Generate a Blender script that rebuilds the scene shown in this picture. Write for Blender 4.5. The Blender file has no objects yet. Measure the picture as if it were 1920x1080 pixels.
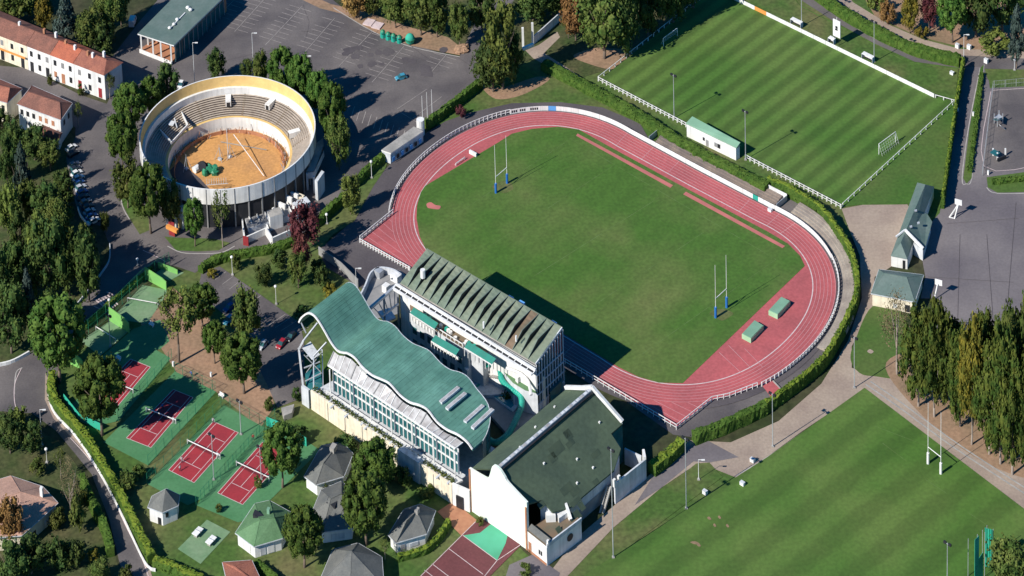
import bpy, bmesh, math, random
from mathutils import Vector, noise
from mathutils.geometry import tessellate_polygon
random.seed(7)
S = bpy.context.scene
C = bpy.context.scene.collection
# ---------------------------------------------------------------- camera (a telephoto with lens shift, from a light aircraft)
F = 5747.46; EL = math.radians(12.19037); RO = math.radians(-1.53443); CYO = -2882.906; H = 700.0
_fw = (0, math.cos(EL), -math.sin(EL)); _u0 = (0, math.sin(EL), math.cos(EL))
_c, _s = math.cos(RO), math.sin(RO)
_rt = (_c, _s*_u0[1], _s*_u0[2]); _up = (-_s, _c*_u0[1], _c*_u0[2])
def _ray(px, py):
    a = px-960; b = -(py-(540+CYO))
    return tuple(_fw[i]*F+_rt[i]*a+_up[i]*b for i in range(3))
_d = _ray(960, 540)
CAM = (-_d[0]*H/-_d[2], -_d[1]*H/-_d[2], H)
cd = bpy.data.cameras.new('camera'); cam = bpy.data.objects.new('camera', cd); C.objects.link(cam)
from mathutils import Matrix
mw = Matrix(((_rt[0], _up[0], -_fw[0], CAM[0]), (_rt[1], _up[1], -_fw[1], CAM[1]), (_rt[2], _up[2], -_fw[2], CAM[2]), (0, 0, 0, 1)))
cam.matrix_world = mw
cd.sensor_width = 36; cd.lens = F/1920*36; cd.shift_y = CYO/1920; cd.clip_start = 5; cd.clip_end = 8000
S.camera = cam
# ---------------------------------------------------------------- sky, sun, exposure
SUN_EL = math.radians(39.5); SH_AZ = math.radians(38.0)          # shadows run towards this azimuth from +x
w = bpy.data.worlds.new('World'); S.world = w; w.use_nodes = True
nt = w.node_tree; bg = nt.nodes['Background']
sky = nt.nodes.new('ShaderNodeTexSky'); sky.sky_type = 'NISHITA'; sky.sun_disc = False
sky.sun_elevation = SUN_EL; sky.air_density = 1.0; sky.dust_density = 0.3; sky.ozone_density = 5.0
sd = Vector((-math.cos(SH_AZ)*math.cos(SUN_EL), -math.sin(SH_AZ)*math.cos(SUN_EL), math.sin(SUN_EL)))
sky.sun_rotation = math.atan2(sd.x, sd.y)
hsv = nt.nodes.new('ShaderNodeHueSaturation'); hsv.inputs['Saturation'].default_value = 1.5; nt.links.new(sky.outputs[0], hsv.inputs['Color'])
nt.links.new(hsv.outputs[0], bg.inputs[0]); bg.inputs[1].default_value = 0.088
sl = bpy.data.lights.new('sun', 'SUN'); sl.energy = 5.0; sl.angle = math.radians(0.5); sl.color = (1, 0.955, 0.88)
so = bpy.data.objects.new('sun', sl); C.objects.link(so)
so.rotation_euler = (-sd).to_track_quat('-Z', 'Y').to_euler()
S.view_settings.view_transform = 'Standard'; S.view_settings.look = 'None'; S.view_settings.exposure = 0.3; S.view_settings.gamma = 1
S.cycles.max_bounces = 5; S.cycles.diffuse_bounces = 2; S.cycles.use_denoising = True
# ---------------------------------------------------------------- placing: photo survey points (1920x1080) to ground metres
def G(px, py, z=0.0):
    d = _ray(px, py); t = (H-z)/-d[2]
    return Vector((CAM[0]+d[0]*t, CAM[1]+d[1]*t, z))
def PX(p):
    q = tuple(p[i]-CAM[i] for i in range(3))
    w_ = sum(q[i]*_fw[i] for i in range(3)); a = sum(q[i]*_rt[i] for i in range(3)); b = sum(q[i]*_up[i] for i in range(3))
    return (960+a/w_*F, 540+CYO-b/w_*F)
def HT(bx, by, ty, z0=0.0):
    p = G(bx, by, z0); lo, hi = 0.0, 200.0
    for _ in range(30):
        m = (lo+hi)/2
        if PX((p[0], p[1], z0+m))[1] > ty: lo = m
        else: hi = m
    return lo
def onplane(px, py, A, B, Cc):            # point of plane ABC seen at that survey point
    n = (B-A).cross(Cc-A); d = Vector(_ray(px, py)); o = Vector(CAM)
    return o + d*(n.dot(A-o)/n.dot(d))
UP = Vector((0, 0, 1))
TH = math.radians(-41.22)
U = Vector((math.cos(TH), math.sin(TH), 0)); V = Vector((-math.sin(TH), math.cos(TH), 0))
# ---------------------------------------------------------------- materials
MT = {}
def mat(key, c1, c2=None, scale=0.4, rough=0.85, detail=3.0, fine=None, metal=0.0, bump=0.0, objvar=0.0, contrast=(0.35, 0.65), spec=0.3, coords='pos', streak=0.0):
    m = bpy.data.materials.new(key); m.use_nodes = True; n = m.node_tree.nodes; l = m.node_tree.links
    b = n['Principled BSDF']; b.inputs['Roughness'].default_value = rough; b.inputs['Metallic'].default_value = metal
    b.inputs['Specular IOR Level'].default_value = spec
    c2 = c2 or tuple(x*0.8 for x in c1)
    if coords == 'pos':
        tc = n.new('ShaderNodeNewGeometry').outputs['Position']
    else:
        tc = n.new('ShaderNodeTexCoord').outputs['Object']
    nz = n.new('ShaderNodeTexNoise'); nz.inputs['Scale'].default_value = scale; nz.inputs['Detail'].default_value = detail
    l.new(tc, nz.inputs['Vector'])
    r = n.new('ShaderNodeValToRGB'); r.color_ramp.elements[0].position = contrast[0]; r.color_ramp.elements[1].position = contrast[1]
    r.color_ramp.elements[0].color = (*c1, 1); r.color_ramp.elements[1].color = (*c2, 1)
    l.new(nz.outputs[0], r.inputs[0]); out = r.outputs[0]
    if fine:
        n2 = n.new('ShaderNodeTexNoise'); n2.inputs['Scale'].default_value = fine[0]; n2.inputs['Detail'].default_value = 2
        l.new(tc, n2.inputs['Vector'])
        mp = n.new('ShaderNodeMapRange'); mp.inputs[1].default_value = .3; mp.inputs[2].default_value = .7
        mp.inputs[3].default_value = 1-fine[1]; mp.inputs[4].default_value = 1+fine[1]
        l.new(n2.outputs[0], mp.inputs[0])
        mx = n.new('ShaderNodeVectorMath'); mx.operation = 'SCALE'; l.new(out, mx.inputs[0]); l.new(mp.outputs[0], mx.inputs['Scale']); out = mx.outputs[0]
    if streak:
        mpg = n.new('ShaderNodeMapping'); mpg.inputs['Scale'].default_value = (1.1, 1.1, .07); l.new(tc, mpg.inputs['Vector'])
        n3 = n.new('ShaderNodeTexNoise'); n3.inputs['Scale'].default_value = 1.0; n3.inputs['Detail'].default_value = 4; l.new(mpg.outputs[0], n3.inputs['Vector'])
        mp = n.new('ShaderNodeMapRange'); mp.inputs[1].default_value = .45; mp.inputs[2].default_value = .75; mp.inputs[3].default_value = 1; mp.inputs[4].default_value = 1-streak
        l.new(n3.outputs[0], mp.inputs[0]); mx = n.new('ShaderNodeVectorMath'); mx.operation = 'SCALE'; l.new(out, mx.inputs[0]); l.new(mp.outputs[0], mx.inputs['Scale']); out = mx.outputs[0]
    if objvar:
        oi = n.new('ShaderNodeObjectInfo'); hs = n.new('ShaderNodeHueSaturation')
        mp = n.new('ShaderNodeMapRange'); mp.inputs[3].default_value = 1-objvar; mp.inputs[4].default_value = 1+objvar
        l.new(oi.outputs['Random'], mp.inputs[0]); l.new(mp.outputs[0], hs.inputs['Value'])
        mh = n.new('ShaderNodeMapRange'); mh.inputs[3].default_value = .485; mh.inputs[4].default_value = .515
        l.new(oi.outputs['Random'], mh.inputs[0]); l.new(mh.outputs[0], hs.inputs['Hue'])
        l.new(out, hs.inputs['Color']); out = hs.outputs[0]
    l.new(out, b.inputs['Base Color'])
    if bump:
        bp = n.new('ShaderNodeBump'); bp.inputs['Strength'].default_value = bump; bp.inputs['Distance'].default_value = .3
        nb = n.new('ShaderNodeTexNoise'); nb.inputs['Scale'].default_value = 3; l.new(tc, nb.inputs['Vector'])
        l.new(nb.outputs[0], bp.inputs['Height']); l.new(bp.outputs[0], b.inputs['Normal'])
    MT[key] = m
    return m
def striped(key, base_kw, ang, period, amt, sharp=8, soft_noise=0.6, phase=0.0, tint=(1, 1, 1)):
    """multiply the base colour by stripes running along azimuth ang (world)"""
    m = mat(key, **base_kw); n = m.node_tree.nodes; l = m.node_tree.links; b = n['Principled BSDF']
    src = b.inputs['Base Color'].links[0].from_socket
    g = n.new('ShaderNodeNewGeometry'); dt = n.new('ShaderNodeVectorMath'); dt.operation = 'DOT_PRODUCT'
    dt.inputs[1].default_value = (-math.sin(ang)*2*math.pi/period, math.cos(ang)*2*math.pi/period, 0)
    l.new(g.outputs['Position'], dt.inputs[0])
    nz = n.new('ShaderNodeTexNoise'); nz.inputs['Scale'].default_value = .15; l.new(g.outputs['Position'], nz.inputs['Vector'])
    a0 = n.new('ShaderNodeMath'); a0.operation = 'MULTIPLY_ADD'; l.new(nz.outputs[0], a0.inputs[0]); a0.inputs[1].default_value = soft_noise; l.new(dt.outputs['Value'], a0.inputs[2])
    ap = n.new('ShaderNodeMath'); ap.operation = 'ADD'; ap.inputs[1].default_value = phase; l.new(a0.outputs[0], ap.inputs[0])
    sn = n.new('ShaderNodeMath'); sn.operation = 'SINE'; l.new(ap.outputs[0], sn.inputs[0])
    mp = n.new('ShaderNodeMapRange'); mp.interpolation_type = 'SMOOTHSTEP'
    mp.inputs[1].default_value = -1/sharp*2; mp.inputs[2].default_value = 1/sharp*2; mp.inputs[3].default_value = 1-amt; mp.inputs[4].default_value = 1+amt
    l.new(sn.outputs[0], mp.inputs[0])
    mx = n.new('ShaderNodeVectorMath'); mx.operation = 'SCALE'; l.new(src, mx.inputs[0]); l.new(mp.outputs[0], mx.inputs['Scale'])
    l.new(mx.outputs[0], b.inputs['Base Color'])
    return m
mat('ground', (.025, .040, .010), (.06, .055, .028), .06, fine=(.5, .3))
mat('lawn', (.046, .112, .016), (.085, .122, .030), .035, detail=5, fine=(.9, .16))
mat('park_lawn', (.056, .110, .020), (.135, .125, .05), .05, detail=5, fine=(.7, .25), contrast=(.4, .72))
mat('garden', (.035, .062, .014), (.08, .075, .032), .10, detail=5, fine=(.8, .3))
mat('asphalt', (.088, .078, .080), (.150, .132, .125), .07, detail=6, fine=(1.6, .10))
mat('asphalt_dark', (.072, .062, .068), (.105, .092, .094), .06, detail=6, fine=(1.6, .10))
mat('yard', (.125, .110, .118), (.190, .168, .166), .045, detail=6, fine=(1.2, .08))
mat('tan', (.27, .205, .165), (.36, .285, .22), .07, detail=6, fine=(1.2, .10))
mat('dirt', (.33, .20, .125), (.22, .15, .09), .06, detail=6, fine=(.9, .16))
mat('worn_turf', (.085, .115, .030), (.13, .13, .05), .25, detail=5, fine=(.9, .2))
mat('terrace', (.26, .205, .165), (.17, .14, .125), .18, detail=5, fine=(1.5, .12))
mat('terrace_pale', (.36, .31, .255), (.25, .21, .18), .2, detail=5, fine=(1.5, .12))
mat('sand', (.56, .285, .095), (.43, .225, .09), .10, detail=6, fine=(1.1, .14), contrast=(.42, .7))
mat('track', (.45, .105, .110), (.34, .088, .092), .06, detail=7, fine=(1.1, .11))
mat('track_pale', (.50, .16, .14), (.40, .13, .12), .2, detail=3)
mat('line', (.62, .50, .48), (.5, .4, .4), 1.0)
mat('lane_line', (.56, .30, .30), (.5, .22, .24), .1)
mat('line_white', (.78, .78, .76), (.66, .66, .64), 1.0)
mat('line_faint', (.40, .36, .33), (.26, .235, .22), .5)
mat('line_grass', (.13, .20, .07), (.08, .14, .03), .3)
mat('court_green', (.060, .185, .075), (.080, .215, .095), .12, detail=4, fine=(1.2, .08))
mat('court_red', (.33, .032, .042), (.27, .03, .04), .15, fine=(1.2, .08))
mat('court_pale', (.135, .24, .12), (.18, .27, .15), .2, detail=4, fine=(1, .08))
mat('court_maroon', (.155, .05, .052), (.13, .043, .045), .15, fine=(1.2, .10))
mat('court_mint', (.09, .40, .24), (.07, .32, .18), .12)
mat('white', (.80, .79, .76), (.70, .69, .66), scale=.3, rough=.6, streak=.22)
mat('white_soft', (.62, .64, .66), (.52, .54, .56), scale=.4, rough=.7, streak=.28)
mat('cream', (.82, .74, .57), (.72, .62, .47), scale=.25, rough=.7, fine=(.8, .06), streak=.25)
mat('hall_white', (.80, .83, .74), (.62, .83, .66), scale=.07, rough=.6, contrast=(.5, .8), streak=.12)
mat('grey_wall', (.30, .29, .28), (.22, .22, .22), .3)
mat('concrete', (.36, .34, .31), (.26, .25, .23), .3, fine=(1.5, .1))
mat('kerb', (.42, .39, .36), (.32, .30, .28), .4)
mat('steel', (.55, .57, .58), (.45, .47, .5), .5, rough=.4, metal=.4)
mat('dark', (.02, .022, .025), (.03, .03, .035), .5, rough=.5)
mat('glass', (.02, .06, .075), (.03, .10, .11), .3, rough=.12, spec=.6)
mat('glass_teal', (.015, .09, .10), (.03, .14, .15), .3, rough=.12, spec=.6)
mat('canopy_glass', (.46, .45, .44), (.30, .28, .27), .5, rough=.3)
mat('roof_teal', (.060, .225, .165), (.085, .28, .215), .06, rough=.5, detail=4, fine=(.8, .05))
mat('roof_moss', (.060, .088, .060), (.086, .120, .074), .09, rough=.9, detail=6, fine=(.9, .12))
mat('roof_stand', (.145, .185, .135), (.20, .225, .160), .09, rough=.8, detail=5, fine=(.9, .10))
mat('roof_slate', (.115, .120, .115), (.155, .155, .14), .3, rough=.8, fine=(2.2, .12))
mat('roof_green', (.085, .175, .080), (.11, .21, .10), .3, rough=.8, fine=(2.2, .12))
mat('roof_sheet', (.105, .155, .135), (.135, .18, .16), .2, rough=.6, fine=(1.2, .08))
mat('roof_mint', (.16, .30, .20), (.20, .36, .25), .2, rough=.6)
mat('roof_tile', (.30, .115, .075), (.22, .085, .062), .35, rough=.9, fine=(2.5, .22))
mat('roof_tile_new', (.40, .12, .065), (.33, .10, .06), .35, rough=.9, fine=(2.5, .2))
mat('roof_tile_old', (.24, .105, .075), (.17, .080, .06), .35, rough=.9, fine=(2.5, .25))
mat('roof_pink', (.50, .30, .22), (.40, .24, .18), .3, rough=.9, fine=(2.2, .15))
mat('roof_brown', (.19, .13, .085), (.14, .12, .08), .3)
mat('teal_paint', (.02, .30, .22), (.03, .36, .27), .5, rough=.4)
mat('awning_green', (.025, .22, .165), (.03, .18, .14), .5, rough=.6)
mat('green_paint', (.03, .22, .11), (.02, .16, .09), .5, rough=.5)
mat('bright_green', (.22, .50, .12), (.18, .42, .12), .3, rough=.6)
mat('mat_green', (.30, .50, .30), (.36, .55, .34), .3, rough=.6)
mat('net_green', (.03, .42, .27), (.04, .35, .25), .5)
mat('yellow_wall', (.76, .52, .20), (.66, .44, .17), .25, fine=(1, .08))
mat('seats', (.45, .38, .31), (.36, .30, .24), .3, fine=(1.6, .14))
mat('roof_tread', (.10, .075, .06), (.07, .055, .045), .4)
mat('orange', (.72, .30, .07), (.62, .25, .06), .5)
mat('brick', (.42, .20, .11), (.36, .16, .09), .6)
mat('red_paint', (.30, .03, .035), (.24, .025, .03), .5)
mat('blue_paint', (.02, .13, .42), (.03, .16, .46), .5, rough=.4)
mat('blue_ad', (.12, .35, .70), (.10, .3, .62), .5)
mat('bark', (.13, .095, .07), (.20, .155, .12), 1.2, coords='obj')
mat('bark_pale', (.36, .30, .25), (.24, .19, .15), 1.2, coords='obj')
mat('skin', (.45, .28, .2)); mat('hair', (.05, .03, .02))
for k, a, b_ in (('pine', (.034, .075, .012), (.080, .125, .022)), ('olive', (.044, .072, .014), (.105, .120, .028)), ('dark', (.028, .060, .015), (.074, .104, .024)),
                 ('yellow', (.085, .085, .014), (.20, .16, .022)), ('rust', (.16, .085, .03), (.26, .15, .05)), ('blue', (.035, .058, .045), (.065, .09, .075)),
                 ('plum', (.07, .018, .025), (.16, .05, .045)), ('gold', (.075, .085, .014), (.20, .165, .022)), ('light', (.075, .105, .022), (.14, .17, .035)), ('bare', (.12, .10, .05), (.20, .15, .085)), ('poplar', (.034, .070, .012), (.095, .115, .020))):
    mat('leaf_'+k, a, b_, .35, rough=.8, detail=4, fine=(1.3, .28), objvar=.22, contrast=(.38, .62), spec=.15, coords='pos')
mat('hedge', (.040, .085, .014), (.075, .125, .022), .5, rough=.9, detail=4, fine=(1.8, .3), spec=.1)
mat('hedge_sunlit_yellow', (.10, .155, .018), (.15, .19, .025), .5, rough=.9, detail=4, fine=(1.8, .3), spec=.1)
lawnkw = dict(c1=(.053, .120, .018), c2=(.088, .142, .030), scale=.035, detail=5, fine=(.9, .12))
striped('football_grass', lawnkw, math.radians(46.5), 6.3, .19, sharp=2.2)
striped('rugby_grass', lawnkw, math.radians(40.5), 12.5, .12, sharp=3, soft_noise=1.8)
striped('infield_grass', dict(c1=(.055, .124, .018), c2=(.118, .146, .042), scale=.032, detail=7, fine=(.9, .16), contrast=(.42, .74)), math.radians(48.8), 9.0, .035, sharp=2)
striped('roof_seam', dict(c1=(.080, .195, .150), c2=(.125, .275, .215), scale=.09, rough=.5, detail=6, fine=(.5, .12)), math.radians(48.8), 5.6, .05, sharp=1.3, soft_noise=0)
# ---------------------------------------------------------------- mesh helpers
class MB:
    def __init__(s): s.v = []; s.f = []; s.m = []
    def add(s, vs, fs, mi=0):
        o = len(s.v); s.v += [Vector(x) for x in vs]; s.f += [tuple(i+o for i in f) for f in fs]; s.m += [mi]*len(fs); return s
    def poly(s, pts, mi=0):
        return s.add(pts, [tuple(range(len(pts)))], mi)
    def flat(s, pts, mi=0):                      # concave outline, triangulated
        tr = tessellate_polygon([[Vector(p) for p in pts]])
        n = sum(((Vector(pts[i]).cross(Vector(pts[(i+1) % len(pts)]))).z for i in range(len(pts))))
        return s.add(pts, [tuple(t) if n*(Vector(pts[t[1]])-Vector(pts[t[0]])).cross(Vector(pts[t[2]])-Vector(pts[t[0]])).z*n > 0 else tuple(reversed(t)) for t in tr], mi)
    def prism(s, pts, z0, z1, mi=0, top=True, bot=False):  # footprint pts (any z ignored)
        n = len(pts); b = [Vector((p[0], p[1], z0)) for p in pts]; t = [Vector((p[0], p[1], z1)) for p in pts]
        s.add(b+t, [(i, (i+1) % n, n+(i+1) % n, n+i) for i in range(n)], mi)
        if top: s.flat(t, mi)
        if bot: s.flat(b, mi)
        return s
    def box(s, c, ax, ay, az, mi=0):             # centre, half-vectors
        c, ax, ay, az = map(Vector, (c, ax, ay, az))
        vs = [c+ax*i+ay*j+az*k for k in (-1, 1) for j in (-1, 1) for i in (-1, 1)]
        return s.add(vs, [(0, 2, 3, 1), (4, 5, 7, 6), (0, 1, 5, 4), (1, 3, 7, 5), (3, 2, 6, 7), (2, 0, 4, 6)], mi)
    def bar(s, p, q, wd, ht=None, mi=0):         # beam from p to q
        p, q = Vector(p), Vector(q); d = (q-p); L = d.length
        if L < 1e-6: return s
        d /= L; sd_ = d.cross(UP)
        if sd_.length < 1e-3: sd_ = Vector((1, 0, 0))
        sd_.normalize(); u = sd_.cross(d)
        return s.box((p+q)/2, d*L/2, sd_*wd/2, u*(ht or wd)/2, mi)
    def tube(s, p, q, r, r2=None, n=6, mi=0, caps=True):
        p, q = Vector(p), Vector(q); r2 = r if r2 is None else r2; d = (q-p).normalized(); a = d.orthogonal().normalized(); b = d.cross(a)
        vs = [p+(a*math.cos(2*math.pi*i/n)+b*math.sin(2*math.pi*i/n))*r for i in range(n)]+[q+(a*math.cos(2*math.pi*i/n)+b*math.sin(2*math.pi*i/n))*r2 for i in range(n)]
        fs = [(i, (i+1) % n, n+(i+1) % n, n+i) for i in range(n)]
        if caps: fs += [tuple(reversed(range(n))), tuple(range(n, 2*n))]
        return s.add(vs, fs, mi)
    def path_tube(s, pts, r, n=8, mi=0):
        for a, b in zip(pts[:-1], pts[1:]):
            a, b = Vector(a), Vector(b); s.tube(a-(b-a).normalized()*r*.2, b+(b-a).normalized()*r*.2, r, n=n, mi=mi)
        return s
    def blob(s, c, rx, ry, rz, seg=8, rings=5, mi=0, jit=0.0):
        c = Vector(c); vs = [c+Vector((0, 0, rz))]; 
        for j in range(1, rings):
            t = math.pi*j/rings
            for i in range(seg):
                k = 1+random.uniform(-jit, jit); a = 2*math.pi*i/seg
                vs.append(c+Vector((rx*math.sin(t)*math.cos(a)*k, ry*math.sin(t)*math.sin(a)*k, rz*math.cos(t)*k)))
        vs.append(c-Vector((0, 0, rz))); fs = []
        for i in range(seg): fs.append((0, 1+i, 1+(i+1) % seg))
        for j in range(rings-2):
            for i in range(seg):
                a = 1+j*seg; fs.append((a+i, a+seg+i, a+seg+(i+1) % seg, a+(i+1) % seg))
        l0 = len(vs)-1; a = 1+(rings-2)*seg
        for i in range(seg): fs.append((l0, a+(i+1) % seg, a+i))
        return s.add(vs, fs, mi)
    def mesh(s, name, off=None, smooth=False):
        me = bpy.data.meshes.new(name); off = off or Vector((0, 0, 0))
        me.from_pydata([v-off for v in s.v], [], s.f); me.update()
        me.polygons.foreach_set('material_index', s.m)
        if smooth: me.polygons.foreach_set('use_smooth', [True]*len(s.f))
        return me
def tag(o, label, cat=None, group=None, kind=None):
    if label: o['label'] = label
    if cat: o['category'] = cat
    if group: o['group'] = group
    if kind: o['kind'] = kind
    return o
def thing(name, label, cat, loc, group=None):
    o = bpy.data.objects.new(name, None); C.objects.link(o); o.location = loc; o.empty_display_size = .5
    return tag(o, label, cat, group)
ABS = {}
def absloc(o):
    p = Vector(o.location)
    while o.parent: o = o.parent; p = p+Vector(o.location)
    return p
def obj(name, mb, mats, parent=None, smooth=False, label=None):
    mats = [mats] if isinstance(mats, str) else mats
    off = absloc(parent) if parent else Vector((0, 0, 0))
    me = mb.mesh(name, off, smooth) if isinstance(mb, MB) else mb
    for k in mats:
        if isinstance(mb, MB): me.materials.append(MT[k])
    o = bpy.data.objects.new(name, me); C.objects.link(o)
    if parent: o.parent = parent
    if label: o['label'] = label
    return o
def single(name, mb, mats, label, cat, group=None, kind=None, smooth=False, org=None):
    off = org or sum(mb.v, Vector())/len(mb.v); off = Vector((off[0], off[1], min(v.z for v in mb.v)))
    me = mb.mesh(name, off, smooth)
    for k in ([mats] if isinstance(mats, str) else mats): me.materials.append(MT[k])
    o = bpy.data.objects.new(name, me); C.objects.link(o); o.location = off
    return tag(o, label, cat, group, kind)
def smoothpts(pts, n=6, closed=False):
    P = [Vector(p).to_3d() if len(p) == 2 else Vector(p) for p in pts]; out = []; N = len(P)
    rng = range(N if closed else N-1)
    for i in rng:
        if closed: a, b, c, d = P[i-1], P[i], P[(i+1) % N], P[(i+2) % N]
        else: a, b, c, d = P[max(i-1, 0)], P[i], P[i+1], P[min(i+2, N-1)]
        for k in range(n):
            t = k/n
            out.append(.5*((2*b)+(c-a)*t+(2*a-5*b+4*c-d)*t*t+(3*b-a-3*c+d)*t**3))
    if not closed: out.append(P[-1])
    return out
LZ = 0.03
NPATCH = [0]
def patch(name, pts, m, layer, smooth=False, label=None, world=False):
    P = [Vector(p) for p in pts] if world else [G(*p) for p in pts]
    if smooth: P = smoothpts(P, 6, True)
    NPATCH[0] += 1; P = [Vector((p.x, p.y, layer*LZ+NPATCH[0]*.0002)) for p in P]
    o = obj(name, MB().flat(P), m); tag(o, label, None, None, 'structure'); return o
def resample(P, step):
    out = [P[0].copy()]; acc = 0
    for a, b in zip(P[:-1], P[1:]):
        L = (b-a).length; t = step-acc
        while t <= L:
            out.append(a+(b-a)*(t/L)); t += step
        acc = (acc+L) % step if L else acc
        acc = L-(t-step)
    if (out[-1]-P[-1]).length > step*.3: out.append(P[-1].copy())
    return out
def normals(P):
    N = []
    for i in range(len(P)):
        d = P[min(i+1, len(P)-1)]-P[max(i-1, 0)]; N.append(Vector((-d.y, d.x, 0)).normalized())
    return N
def ribbon(mb, P, wd, z, mi=0):
    N = normals(P)
    for i in range(len(P)-1):
        a, b = P[i], P[i+1]; na, nb = N[i]*wd/2, N[i+1]*wd/2
        mb.poly([Vector((a.x-na.x, a.y-na.y, z)), Vector((b.x-nb.x, b.y-nb.y, z)), Vector((b.x+nb.x, b.y+nb.y, z)), Vector((a.x+na.x, a.y+na.y, z))], mi)
    return mb
def wallstrip(mb, P, h, th, z0=0, mi=0):
    N = normals(P); n = len(P); vs = []
    for p, q in zip(P, N):
        a = Vector((p.x, p.y, 0)); o = q*th/2
        vs += [a-o+UP*z0, a+o+UP*z0, a+o+UP*(z0+h), a-o+UP*(z0+h)]
    fs = []
    for i in range(n-1):
        k = 4*i
        for j in range(4): fs.append((k+j, k+4+j, k+4+(j+1) % 4, k+(j+1) % 4))
    fs += [(0, 1, 2, 3), (4*n-1, 4*n-2, 4*n-3, 4*n-4)]
    mb.add(vs, fs, mi); return mb
# ================================================================ SETTING: ground, roads, fields
g = MB(); g.poly([(-420, -300, -.02), (420, -300, -.02), (480, 420, -.02), (-480, 420, -.02)])
tag(obj('ground', g, 'ground'), None, None, None, 'structure')
E0 = -60
patch('garden_ground', [(-80, 130), (60, 150), (140, 260), (130, 400), (200, 470), (160, 580), (60, 680), (-80, 700)], 'garden', 1)
patch('garden_ground', [(-80, 760), (30, 775), (110, 830), (190, 930), (240, 1140), (-80, 1140)], 'garden', 1)
patch('lawn_ground', [(100, 700), (300, 520), (600, 440), (700, 560), (900, 960), (1100, 1140), (290, 1140), (240, 960), (130, 790)], 'park_lawn', 1)
patch('lawn_ground', [(800, 300), (830, 200), (905, 150), (1010, 100), (1040, 60), (1150, 0), (1250, -60), (1950, -60), (1950, 160), (1750, 420), (1500, 460), (1250, 300), (1000, 250)], 'park_lawn', 1)
patch('path_edge_grass', [(960, 1180), (1080, 1040), (1225, 905), (1300, 866), (1445, 850), (1440, 880), (1300, 1000), (1080, 1180)], 'park_lawn', 1)
patch('track_surround', [(1262, 815), (1100, 700), (1300, 500), (1440, 332), (1490, 357), (1535, 385), (1565, 420), (1590, 460), (1602, 490), (1607, 520), (1606, 545), (1600, 570), (1580, 613), (1560, 650), (1540, 680), (1502, 714), (1465, 742), (1435, 762), (1360, 797), (1300, 820)], 'asphalt', 1)
patch('wooded_ground', [(620, -40), (1350, -40), (1200, 110), (1080, 150), (1000, 110), (950, 140), (890, 90), (700, 55)], 'garden', 2)
# asphalt around the ring, streets and the big car park
patch('road', [(200, 120), (262, 40), (330, -40), (590, -40), (640, 22), (700, 58), (770, 88), (862, 106), (885, 55), (925, -40), (985, -40), (905, 110), (903, 158), (800, 236), (725, 293), (640, 372), (593, 408), (560, 452),
               (480, 470), (398, 488), (366, 512), (330, 500), (290, 492), (262, 516), (208, 560), (168, 604), (150, 640), (112, 690), (92, 720), (96, 760), (128, 803), (160, 840), (195, 890), (232, 960), (275, 1050), (300, 1140),
               (255, 1140), (225, 1060), (205, 975), (172, 890), (140, 850), (105, 808), (60, 775), (-60, 768), (-60, 700), (0, 688), (55, 662), (90, 635), (140, 585), (175, 545), (205, 490), (206, 462), (192, 425), (165, 418), (146, 398),
               (132, 345), (124, 296), (140, 262), (142, 240), (90, 200), (0, 175), (-60, 160), (-60, 118), (50, 128), (150, 178), (200, 195), (225, 150)], 'asphalt', 3)
patch('car_park_surface', [(262, 150), (330, 60), (420, -40), (575, -40), (700, 62), (868, 112), (880, 150), (800, 220), (725, 285), (620, 360), (600, 200), (560, 140), (420, 110)], 'asphalt', 4)
patch('pavement', [(85, 700), (84, 750), (100, 785), (150, 838), (190, 893), (230, 965), (268, 1050), (290, 1140), (300, 1140), (277, 1050), (238, 960), (200, 890), (162, 838), (116, 790), (98, 760), (93, 715)], 'tan', 4)
patch('grass_verge', [(222, 330), (228, 380), (243, 410), (262, 440), (285, 430), (262, 360), (240, 320)], 'park_lawn', 4)
patch('grass_verge', [(308, 444), (330, 470), (370, 472), (410, 470), (432, 456), (400, 448), (330, 446)], 'park_lawn', 4)
patch('grass_verge', [(640, 26), (700, 60), (770, 86), (862, 104), (868, 92), (840, 70), (770, 52), (690, 24), (620, 8), (560, -20), (550, -8), (600, 16)], 'dirt', 4)
# asphalt ring outside the running track
patch('service_path', [(597, 470), (612, 502), (690, 548), (745, 532), (780, 520), (700, 462), (690, 440), (745, 400), (758, 345), (800, 300), (850, 270), (910, 240), (975, 218), (1080, 222), (1150, 246), (1225, 275), (1200, 232), (1130, 202),
                       (1050, 192), (960, 194), (880, 212), (835, 228), (795, 252), (790, 262), (730, 310), (690, 350), (655, 420)], 'asphalt_dark', 4, smooth=False)
patch('grass_verge', [(600, 468), (625, 440), (665, 415), (700, 350), (722, 318), (728, 300), (690, 330), (640, 385), (600, 425), (590, 450)], 'park_lawn', 5)
patch('grass_bank', [(800, 240), (830, 226), (880, 209), (960, 190), (1060, 188), (1130, 200), (1100, 172), (1030, 140), (1000, 132), (950, 150), (905, 160), (850, 200)], 'park_lawn', 3)
patch('worn_earth', [(902, 160), (940, 165), (1005, 145), (1030, 150), (980, 178), (930, 186)], 'dirt', 4, smooth=True)
patch('path', [(985, 95), (1010, 85), (1045, 60), (1050, 70), (1020, 100), (1060, 125), (1110, 160), (1100, 165), (1040, 132), (1000, 110)], 'tan', 4)
patch('worn_earth', [(1075, 105), (1120, 90), (1160, 92), (1215, 90), (1180, 115), (1150, 130), (1110, 122)], 'dirt', 3, smooth=True)
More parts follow.
